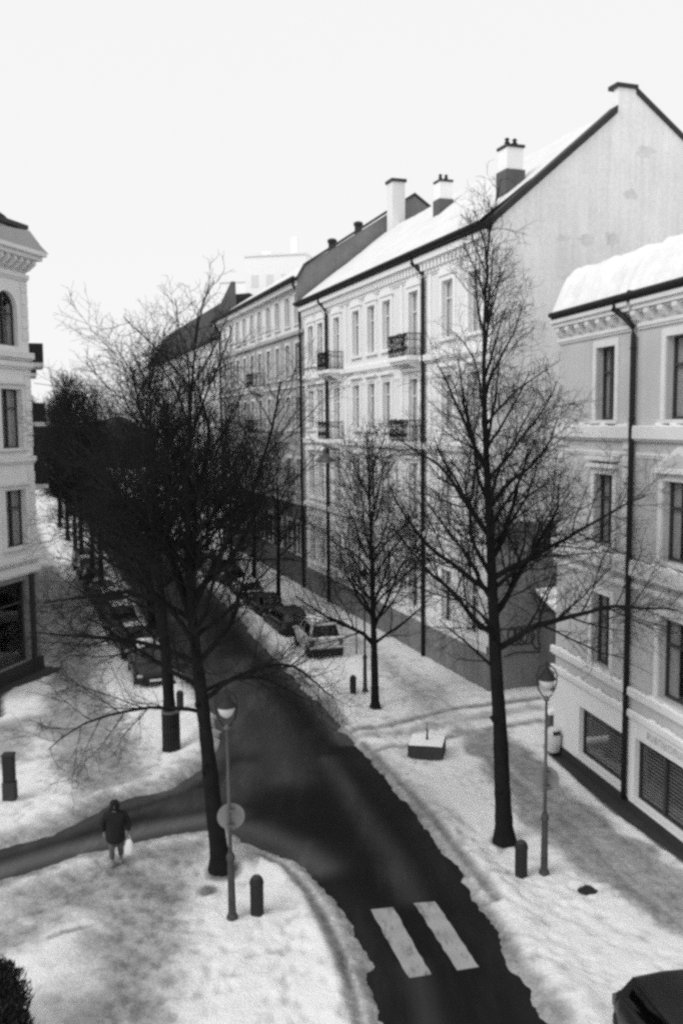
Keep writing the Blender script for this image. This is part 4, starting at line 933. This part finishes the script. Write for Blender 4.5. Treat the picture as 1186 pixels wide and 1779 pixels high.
def make_bollard():
    t = thing('bollard', None, None)
    m_ = MB(); m_.lathe([(.165, -.1), (.165, .8), (.178, .81), (.178, .86), (.165, .87), (.15, .94), (.09, .985), (.0, 1.0)], 18); m_.build('post', M['iron'], t)
    m_ = MB(); m_.lathe([(.13, .955), (.10, 1.0), (.05, 1.02), (.0, 1.025)], 14); m_.build('snow_cap', M['concrete'], t, smooth=True)
    return t
b0 = make_bollard(); tag(b0, 'dark bollard on the snowy corner island beside the left lamp post', 'bollard', 'dark cast bollards'); b0.location = (-2.14, 21.12, .06)
for loc, lab, sc in (((4.63, 22.85, .06), 'dark bollard at the foot of the tall tree by the right lamp post', 1), ((.44, 39.1, .06), 'dark bollard between the silver car and the small young tree', .87), ((-6.78, 36.9, .05), 'dark bollard just behind the tree guard near the first black car', .92)):
    l = copy_tree(b0); l.location = loc; l['label'] = lab; l.scale = (sc, sc, sc)
ab = thing('meter_post', 'tall dark post at the left edge by the trodden snow', 'post', (-10.69, 28.13, .05))
mb = MB(); mb.box(-.2, .2, -.16, .16, 0, .62); mb.build('base', M['concrete'], ab, bevel=.02); mb = MB(); mb.box(-.18, .18, -.14, .14, .63, 1.48); mb.build('body', M['iron'], ab, bevel=.03); mb = MB(); mb.prism([(-.2, 1.482), (.2, 1.482), (.17, 1.55), (-.17, 1.55)], -.16, .16); mb.build('cap', M['plinth'], ab)

# ------------------------------------------------------------------ planter, pit cover, litter bin, hanging lamp
pl = thing('concrete_planter', 'square wet concrete planter filled with snow beside the kerb', 'planter', (3.0, 31.75, .03), R(-12))
mb = MB()
for a, b, c, d in ((-.62, .62, -.62, -.5), (-.62, .62, .5, .62), (-.62, -.5, -.498, .498), (.5, .62, -.498, .498)): mb.box(a, b, c, d, 0, .56)
mb.build('wall', M['concrete'], pl, bevel=.02)
V = []; F = []; n = 12
for i in range(n+1):
    for j in range(n+1):
        x, y = -.6+1.2*i/n, -.6+1.2*j/n; V.append((x, y, .575+.05*(1-max(abs(x), abs(y))/.6)+.03*fbm(np.array([x*3]), np.array([y*3]))[0]))
for i in range(n):
    for j in range(n): F.append((i*(n+1)+j, (i+1)*(n+1)+j, (i+1)*(n+1)+j+1, i*(n+1)+j+1))
inst('snow_filling', np_mesh('snow_filling', V, F, M['snow']), pl)
mb = MB(); mb.tube([(0, 0, .6), (.01, 0, .85), (.0, .02, 1.2)], [.06, .025, .012], 6); mb.tube([(.01, 0, .85), (.12, .02, 1.05)], [.015, .006], 5); mb.tube([(.01, 0, .9), (-.1, -.03, 1.12)], [.015, .006], 5); mb.build('stub', M['bark'], pl)
dc = thing('manhole_cover', 'dark round cover lying bare in a hollow of the snow by the right path', 'manhole cover', (6.18, 22.15, .03))
mb = MB(); mb.lathe([(.27, -.02), (.27, .01), (.24, .012), (.24, .006), (.0, .006)], 24); mb.build('cover', M['plinth'], dc)
mb = MB(); mb.lathe([(.275, -.03), (.33, -.03), (.33, .016), (.275, .016)], 24); mb.build('ring', M['iron'], dc)
lbn = thing('litter_bin', 'pale rounded litter bin at the corner of the grey house', 'bin', (7.55, 31.75, .08), R(12))
mb = MB(); mb.lathe([(.20, .08), (.24, .12), (.265, .7), (.26, .72)], 18); mb.build('body', M['bin'], lbn, smooth=True)
mb = MB(); mb.lathe([(.275, .722), (.275, .78), (.2, .93), (.08, .98), (0, .985)], 18); mb.build('lid', M['bin'], lbn)
mb = MB(); mb.box(-.13, .13, -.285, -.2, .76, .88); mb.build('opening', M['bin_dark'], lbn); mb = MB(); mb.lathe([(.06, -.05), (.06, .1)], 10); mb.build('foot', M['iron'], lbn)
wr = MB(); A, B, C_ = Vector((-15.2, 45.6, 14.1)), Vector((-.8, 45.4, 10.95)), Vector((4.25, 45.5, 11.35))
def sag(a, b, s, n=18): return [a.lerp(b, k/n)-Vector((0, 0, s*4*(k/n)*(1-k/n))) for k in range(n+1)]
wr.tube(sag(A, B, -.25), .018, 4); wr.tube(sag(B, C_, .05), .018, 4)
tag(wr.build('span_wire', M['wire']), 'thin wire spanning the street from the left corner house to the white house', 'wire')
hl = thing('hanging_lamp', 'grey conical street lamp hanging on the span wire before the white house', 'hanging lamp', (-.8, 45.4, 10.1))
mb = MB(); mb.lathe([(.52, 0), (.53, .03), (.34, .2), (.16, .36), (.1, .42), (.1, .6), (.04, .66), (.0, .67)], 20); mb.build('shade', M['lampgrey'], hl)
mb = MB(); mb.lathe([(.48, -.001), (.3, -.06), (0, -.09)], 20); mb.build('lens', M['lampwhite'], hl); mb = MB(); mb.tube([(0, 0, .66), (0, 0, .86)], .02, 6); mb.build('hanger', M['iron'], hl)

# evergreen bush at the lower left
bs = thing('evergreen_bush', 'dark dense evergreen bush at the lower left corner', 'bush', (-7.15, 16.4, 0))
mb = MB(); mb.tube([(0, 0, -.1), (.02, 0, .8), (0, 0, 1.5)], [.07, .05, .02], 7); mb.build('trunk', M['bark'], bs)
V, F = [], []; q = np.random.default_rng(3)
for k in range(14000):
    z = q.uniform(.02, 1.85); rr = .98*min(1, (1.92-z)/.75)**.5*(1+.14*math.sin(z*9+k%7)); rr *= math.sqrt(q.uniform(.35, 1)); a = q.uniform(0, 2*PI)
    c = np.array([rr*math.cos(a), rr*math.sin(a), z]); d = np.array([math.cos(a)*.5, math.sin(a)*.5, 1])+q.normal(0, .45, 3); d *= q.uniform(.05, .11)/np.linalg.norm(d); w = np.cross(d, q.normal(0, 1, 3)); w *= .018/np.linalg.norm(w)
    i = len(V); V += [c-d, c+w, c+d, c-w]; F.append((i, i+1, i+2, i+3))
inst('foliage', np_mesh('foliage', V, F, M['leaf'], False), bs)

# ------------------------------------------------------------------ cars
def car_meshes(kind):
    """station tables along the car (y from tail to nose): half width, sill z, shoulder z; then the cabin"""
    if kind == 'estate':   st = [(-2.15, .62, .42, .80), (-2.12, .80, .30, .92), (-1.8, .88, .24, .95), (-1.0, .90, .22, .95), (.4, .90, .22, .93), (1.1, .89, .22, .90), (1.6, .86, .24, .82), (2.0, .78, .28, .72), (2.15, .58, .38, .60)]; cab = dict(b=(-2.02, 1.05), t=(-1.75, .15), z=1.47)
    elif kind == 'saloon': st = [(-2.25, .62, .42, .78), (-2.2, .80, .30, .90), (-1.6, .88, .24, .95), (-.9, .90, .22, .93), (.4, .90, .22, .90), (1.1, .89, .22, .86), (1.7, .86, .24, .78), (2.1, .76, .28, .68), (2.25, .56, .38, .58)]; cab = dict(b=(-1.55, 1.0), t=(-.85, .1), z=1.40)
    else:                  st = [(-1.95, .62, .42, .82), (-1.92, .80, .30, .96), (-1.6, .87, .24, 1.0), (-.8, .89, .22, 1.0), (.4, .89, .22, .98), (1.0, .88, .22, .95), (1.45, .85, .24, .88), (1.8, .76, .28, .76), (1.95, .56, .38, .62)]; cab = dict(b=(-1.82, 1.05), t=(-1.5, .2), z=1.56)
    m_ = MB(); rings = []
    for y, w, a, b in st:
        pr = [(-.0, a), (w*.86, a), (w*.97, a+.12), (w, a+(b-a)*.45), (w*.985, a+(b-a)*.72), (w*.93, b-.03), (w*.84, b), (0, b+.03)]
        full = pr + [(-x, z) for x, z in pr[-2:0:-1]]
        rings.append([m_.pt((x, y, z)) for x, z in full])
    n = len(rings[0])
    for i in range(len(rings)-1):
        for j in range(n): m_.f.append([rings[i][j], rings[i][(j+1) % n], rings[i+1][(j+1) % n], rings[i+1][j]])
    m_.f.append(rings[0][::-1]); m_.f.append(rings[-1])
    # cabin
    (b0_, b1_), (t0, t1), zt = cab['b'], cab['t'], cab['z']; zb = .9
    C = []
    for y, w, z in ((b0_, .80, zb), (t0, .62, zt-.06), (t0+.15, .64, zt), ((t0+t1)/2, .655, zt+.03), (t1-.12, .64, zt), (t1, .61, zt-.05), (b1_, .80, zb)): C.append((y, w, z))
    L = [m_.pt((-w, y, z)) for y, w, z in C]; Rr = [m_.pt((w, y, z)) for y, w, z in C]
    mid = [m_.pt((0, y+(0), z+(.035 if 0 < i < 6 else 0))) for i, (y, w, z) in enumerate(C)]
    for i in range(len(C)-1): m_.f.append([L[i], mid[i], mid[i+1], L[i+1]]); m_.f.append([mid[i], Rr[i], Rr[i+1], mid[i+1]])
    m_.f.append(L); m_.f.append(Rr[::-1])
    return m_, cab, st
def lerp(a, b, t): return tuple(p+(q-p)*t for p, q in zip(a, b))
def make_car(kind, paint, label, loc, rz, group=None, snow=False, rear_bumper='rubber', plate_rear=True):
    t = thing('parked_car', label, 'car', loc, rz, group)
    m_, cab, st = cached(('car', kind), lambda: car_meshes(kind))
    o = inst('body', cached(('carbody', kind, paint), lambda: MB.mesh(m_, 'body', M[paint], True)), t)
    bm = bmesh.new(); bm.from_mesh(o.data); bmesh.ops.recalc_face_normals(bm, faces=bm.faces); bm.to_mesh(o.data); bm.free()
    sb = o.modifiers.new('round', 'BEVEL'); sb.width = .08; sb.segments = 3; sb.limit_method = 'ANGLE'; sb.angle_limit = R(18)
    (b0_, b1_), (t0, t1), zt = cab['b'], cab['t'], cab['z']; zb = .93
    def pane(nm, P, off, mt='glass_dark'):
        a = MB(); nrm = (Vector(P[1])-Vector(P[0])).cross(Vector(P[2])-Vector(P[0])).normalized()
        if nrm.dot(Vector(off)) < 0: nrm = -nrm
        a.poly([Vector(p)+nrm*.008 for p in P]); a.poly([Vector(p)+nrm*.0 for p in P][::-1]); return a.build(nm, M[mt], t, fix=False)
    pane('rear_window', [(-.68, b0_+(t0-b0_)*.12, zb+.04), (.68, b0_+(t0-b0_)*.12, zb+.04), (.55, b0_+(t0-b0_)*.86, zb+(zt-.06-zb)*.88), (-.55, b0_+(t0-b0_)*.86, zb+(zt-.06-zb)*.88)], (0, -1, .3))
    pane('windscreen', [(-.70, b1_+(t1-b1_)*.1, zb+.04), (.70, b1_+(t1-b1_)*.1, zb+.04), (.56, b1_+(t1-b1_)*.9, zb+(zt-.05-zb)*.9), (-.56, b1_+(t1-b1_)*.9, zb+(zt-.05-zb)*.9)], (0, 1, .3))
    for s in (-1, 1):
        for y0, y1, y2, y3 in ((b0_+.32, -.32, -.32, t0+.16), (-.2, b1_-.28, t1-.12, -.2)):
            zl, zh = zb+.06, zt-.12
            wl = lambda z: .80-(.80-.63)*(z-.9)/(zt-.9)
            pane('side_window', [(s*wl(zl), y0, zl), (s*wl(zl), y1, zl), (s*wl(zh), y2, zh), (s*wl(zh), y3, zh)], (s, 0, .2))
        m2 = MB(); m2.box(s*.84, s*1.02, b1_-.32, b1_-.2, .93, 1.06); m2.build('mirror', M[paint], t, bevel=.02)
        m2 = MB(); m2.box(s*.56, s*.8, st[-1][0]-.16, st[-1][0]-.03, .56, .68); m2.build('headlight', M['lamp_clear'], t, bevel=.02)
        m2 = MB(); m2.box(s*.6, s*.82, st[0][0]-.01, st[0][0]+.12, .62, .86); m2.build('tail_light', M['lamp_red'], t, bevel=.02)
        for yy in (-1.3, 1.32):
            w = thing('wheel', None, None); w.parent = t; w.location = (s*.80, yy, .31)
            a = MB(); a.tube([(-.1, 0, 0), (-.095, 0, 0), (.095, 0, 0), (.1, 0, 0)], [.27, .31, .31, .27], 18); a.build('tyre', M['rubber'], w)
            a = MB(); a.tube([(s*.1, 0, 0), (s*.115, 0, 0)], [.2, .17], 14); a.build('rim', M['rim'], w)
    m2 = MB(); m2.prism([(-.70, -2.2+.0), (.70, -2.2), (.86, -2.02), (.86, -1.7), (-.86, -1.7), (-.86, -2.02)], .30, .52, 'z'); 
    dy = st[0][0]+2.15
    m2.v = [(x, y+dy-.02, z) for x, y, z in m2.v]; m2.build('rear_bumper', M[rear_bumper], t, bevel=.03)
    m2 = MB(); m2.prism([(-.66, 2.2), (.66, 2.2), (.84, 2.0), (.84, 1.7), (-.84, 1.7), (-.84, 2.0)], .28, .5, 'z'); dy = st[-1][0]-2.15
    m2.v = [(x, y+dy+.0, z) for x, y, z in m2.v]; m2.build('front_bumper', M['rubber'], t, bevel=.03)
    m2 = MB(); m2.box(-.26, .26, st[-1][0]+.06, st[-1][0]+.075, .38, .48); m2.build('number_plate', M['plate'], t)
    if plate_rear: m2 = MB(); m2.box(-.26, .26, st[0][0]-.03, st[0][0]-.012, .64, .75); m2.build('number_plate', M['plate'], t)
    if snow:
        V = []; nx_, ny_ = 10, 16
        for i in range(ny_+1):
            for j in range(nx_+1):
                u, v = i/ny_, j/nx_; y = t0+.02+(t1-t0-.04)*u; x = (-.6+1.2*v)*(1 if .08 < u < .92 else .93)
                e = min(1, 5*min(u, 1-u, v, 1-v)); V.append((x, y, zt-.02+.03*(1-(2*v-1)**2)+(.02+.09*e)+.025*fbm(np.array([x*3+loc[0]]), np.array([y*3]))[0]))
        F = [(i*(nx_+1)+j, i*(nx_+1)+j+1, (i+1)*(nx_+1)+j+1, (i+1)*(nx_+1)+j) for i in range(ny_) for j in range(nx_)]
        inst('roof_snow', np_mesh('roof_snow', V, F, M['snow']), t)
        if kind != 'saloon':
            a = MB(); a.box(-.66, .66, b0_-.12, b0_+.05, .935, .985); a.build('ledge_snow', M['snow'], t, bevel=.025)
    return t
RZ = R(19.4); gR = 'cars parked along the right kerb'; gL = 'cars parked along the left kerb'
make_car('mpv', 'car_silver', 'silver hatchback with snow on its roof, last of the right-hand row', (-1.3, 47.0, 0), R(15), gR, snow=True).scale = (1.06, 1.0, 1.22)
px, py = -1.5, 47.2
for i, (kd, pt, sn) in enumerate((('estate', 'car_dark', False), ('saloon', 'car_black', False), ('estate', 'car_black', True), ('mpv', 'car_dark', False), ('saloon', 'car_black', False), ('estate', 'car_dark', True), ('estate', 'car_black', False), ('mpv', 'car_black', True))):
    px -= .332*5.0+(.12 if i == 0 else 0); py += .943*5.0
    make_car(kd, pt, f'dark parked car without lights, {ordw[i]} ahead of the silver hatchback', (px, py, 0), RZ+R(random.uniform(-2, 2)), gR, snow=sn)
px, py = -9.2, 42.5
for i, (kd, pt, sn) in enumerate((('estate', 'car_black', True), ('saloon', 'car_black', True), ('mpv', 'car_dark', True), ('estate', 'car_black', True), ('saloon', 'car_dark', True), ('estate', 'car_black', False), ('mpv', 'car_black', True), ('estate', 'car_dark', False))):
    make_car(kd, pt, ('black estate car facing the junction, first of the left-hand row' if i == 0 else f'dark parked car in the left-hand row, {ordw[i-1]} behind the black estate car'), (px, py, 0), R(180+19.4+random.uniform(-2, 2)), gL, snow=sn)
    px -= .352*5.1; py += .936*5.1
make_car('estate', 'car_black', 'black car cut off by the lower right corner', (6.42, 14.75, .06), R(12+180))

# ------------------------------------------------------------------ people
def skin_obj(name, nodes, edges, m, parent, sub=2, smooth=True):
    """nodes: name -> (x,y,z,r); grown with a Skin modifier"""
    ks = list(nodes); me = bpy.data.meshes.new(name); me.from_pydata([nodes[k][:3] for k in ks], [(ks.index(a), ks.index(b)) for a, b in edges], []); me.update()
    me.materials.append(m)
    o = inst(name, me, parent); o.modifiers.new('skin', 'SKIN').use_smooth_shade = True
    for i, k in enumerate(ks):
        r = nodes[k][3]; me.skin_vertices[0].data[i].radius = (r, r) if not hasattr(r, '__len__') else r
    me.skin_vertices[0].data[0].use_root = True
    s = o.modifiers.new('sub', 'SUBSURF'); s.levels = s.render_levels = sub
    return o
def make_person(label, loc, rz, coat='coat', group=None):
    t = thing('person', label, 'person', loc, rz, group)
    N = dict(pel=(0, 0, .95, (.13, .09)), bel=(0, -.01, 1.12, (.15, .11)), che=(0, .0, 1.32, (.175, .12)), nk=(0, .0, 1.49, .06), hd0=(0, -.02, 1.56, .075), hd1=(0, -.02, 1.66, .10), hd2=(0, -.01, 1.74, .075),
             hL=(-.095, 0, .90, .095), kL=(-.10, -.10, .50, .062), aL=(-.10, -.05, .09, .042), tL=(-.11, -.2, .035, .035), hR=(.095, 0, .90, .095), kR=(.11, .01, .49, .062), aR=(.11, .14, .10, .042), tR=(.12, .0, .045, .035),
             sL=(-.20, .0, 1.40, .065), eL=(-.29, .04, 1.13, .05), wL=(-.30, -.06, .90, .034), pL=(-.30, -.08, .83, .036), sR=(.20, .0, 1.40, .065), eR=(.30, .02, 1.13, .05), wR=(.31, -.10, .90, .034), pR=(.31, -.13, .83, .036))
    E = [('pel', 'bel'), ('bel', 'che'), ('che', 'nk'), ('nk', 'hd0'), ('hd0', 'hd1'), ('hd1', 'hd2'), ('pel', 'hL'), ('hL', 'kL'), ('kL', 'aL'), ('aL', 'tL'), ('pel', 'hR'), ('hR', 'kR'), ('kR', 'aR'), ('aR', 'tR'),
         ('che', 'sL'), ('sL', 'eL'), ('eL', 'wL'), ('wL', 'pL'), ('che', 'sR'), ('sR', 'eR'), ('eR', 'wR'), ('wR', 'pR')]
    for s, q in ((-1, 'L'), (1, 'R')):
        px_, py_, pz_ = N['p'+q][:3]
        for k in range(4):
            a = f'f{q}{k}'; yy = py_+(-.03+.02*k); l = (.055, .068, .064, .05)[k]
            N[a+'a'] = (px_+s*.004, yy, pz_-.05, .0095); N[a+'b'] = (px_-s*.006, yy-.004, pz_-.05-l*.6, .009); N[a+'c'] = (px_-s*.025, yy-.004, pz_-.05-l, .008); E += [('p'+q, a+'a'), (a+'a', a+'b'), (a+'b', a+'c')]
        N[f'th{q}'] = (px_-s*.018, py_-.045, pz_-.015, .011); N[f'th{q}2'] = (px_-s*.03, py_-.055, pz_-.055, .010); E += [('p'+q, f'th{q}'), (f'th{q}', f'th{q}2')]
    b = skin_obj('body', N, E, M['skin'], t)
    # face
    f = MB(); f.prism([(-.018, 1.60), (.018, 1.60), (.006, 1.665), (-.006, 1.665)], -.145, -.10); f.build('nose', M['skin'], t, bevel=.006)
    for s in (-1, 1):
        f = MB(); f.lathe([(0, -.012), (.014, 0), (0, .012)], 8, (s*.036, -.113, 1.668)); f.build('eye', M['hair'], t, smooth=True)
        f = MB(); f.lathe([(0, -.03), (.02, 0), (0, .035)], 8, (s*.10, -.01, 1.64)); f.build('ear', M['skin'], t, smooth=True)
    f = MB(); f.box(-.028, .028, -.112, -.104, 1.578, 1.588); f.build('mouth', M['hair'], t)
    skin_obj('trousers', dict(pel=(0, 0, .95, (.165, .125)), hL=(-.10, 0, .86, .115), kL=(-.105, -.10, .5, .088), aL=(-.105, -.05, .14, .080), hR=(.10, 0, .86, .115), kR=(.115, .01, .49, .088), aR=(.115, .13, .15, .080)), [('pel', 'hL'), ('hL', 'kL'), ('kL', 'aL'), ('pel', 'hR'), ('hR', 'kR'), ('kR', 'aR')], M['trousers'], t)
    skin_obj('coat', dict(che=(0, .0, 1.30, (.25, .18)), bel=(0, -.01, 1.10, (.25, .19)), hem=(0, -.015, .76, (.28, .23)), hem2=(0, -.015, .56, (.30, .25)), nk=(0, .01, 1.46, (.14, .12)), col=(0, .0, 1.53, (.10, .10)),
             sL=(-.24, .0, 1.37, .11), eL=(-.33, .04, 1.13, .095), wL=(-.33, -.05, .90, .075), sR=(.24, .0, 1.37, .11), eR=(.34, .02, 1.13, .095), wR=(.34, -.09, .90, .075)),
             [('che', 'bel'), ('bel', 'hem'), ('hem', 'hem2'), ('che', 'nk'), ('nk', 'col'), ('che', 'sL'), ('sL', 'eL'), ('eL', 'wL'), ('che', 'sR'), ('sR', 'eR'), ('eR', 'wR')], M[coat], t)
    skin_obj('hood', dict(a=(0, .02, 1.50, (.15, .14)), b=(0, .0, 1.62, (.15, .13)), c=(0, -.01, 1.73, (.14, .13)), d=(0, .012, 1.80, (.07, .07))), [('a', 'b'), ('b', 'c'), ('c', 'd')], M[coat], t)
    for x, y, z in ((-.105, -.1, .0), (.115, .09, .01)):
        f = MB(); f.prism([(-.055, -.15), (-.035, -.19), (.035, -.19), (.055, -.15), (.05, .1), (-.05, .1)], z, z+.09, 'z'); f.v = [(a+x, b_+y, c) for a, b_, c in f.v]; f.build('shoe', M['shoe'], t, bevel=.025)
    return t
make_person('person in a bulky dark hooded coat and grey trousers walking over the junction', (-6.21, 23.75, .11), R(10))
make_person('distant person in dark clothes on the left pavement beyond the parked cars', (-18.0, 64.0, .05), R(25))
bg_ = thing('shopping_bag', 'white plastic bag hanging from the hand of the walking person', 'bag', (-6.21+.37, 23.75-.06, .06))
mb = MB(); P = [(.10, .05, .30), (.13, .07, .34), (.14, .07, .5), (.10, .05, .66), (.04, .02, .76)]
for k in range(len(P)): pass
rings = []
for w, d, z in P: rings.append([mb.pt((w*math.cos(2*PI*j/14)*(1+.1*math.sin(j*3+z*9)), d*math.sin(2*PI*j/14), z)) for j in range(14)])
for k in range(len(rings)-1):
    for j in range(14): mb.f.append([rings[k][j], rings[k][(j+1) % 14], rings[k+1][(j+1) % 14], rings[k+1][j]])
mb.f.append(rings[0][::-1]); mb.f.append(rings[-1]); mb.build('bag_body', M['bag'], bg_, smooth=True)
mb = MB(); mb.tube([(-.04, 0, .75), (-.03, 0, .84), (.0, 0, .86), (.03, 0, .84), (.04, 0, .75)], .008, 5); mb.build('handle', M['bag'], bg_)
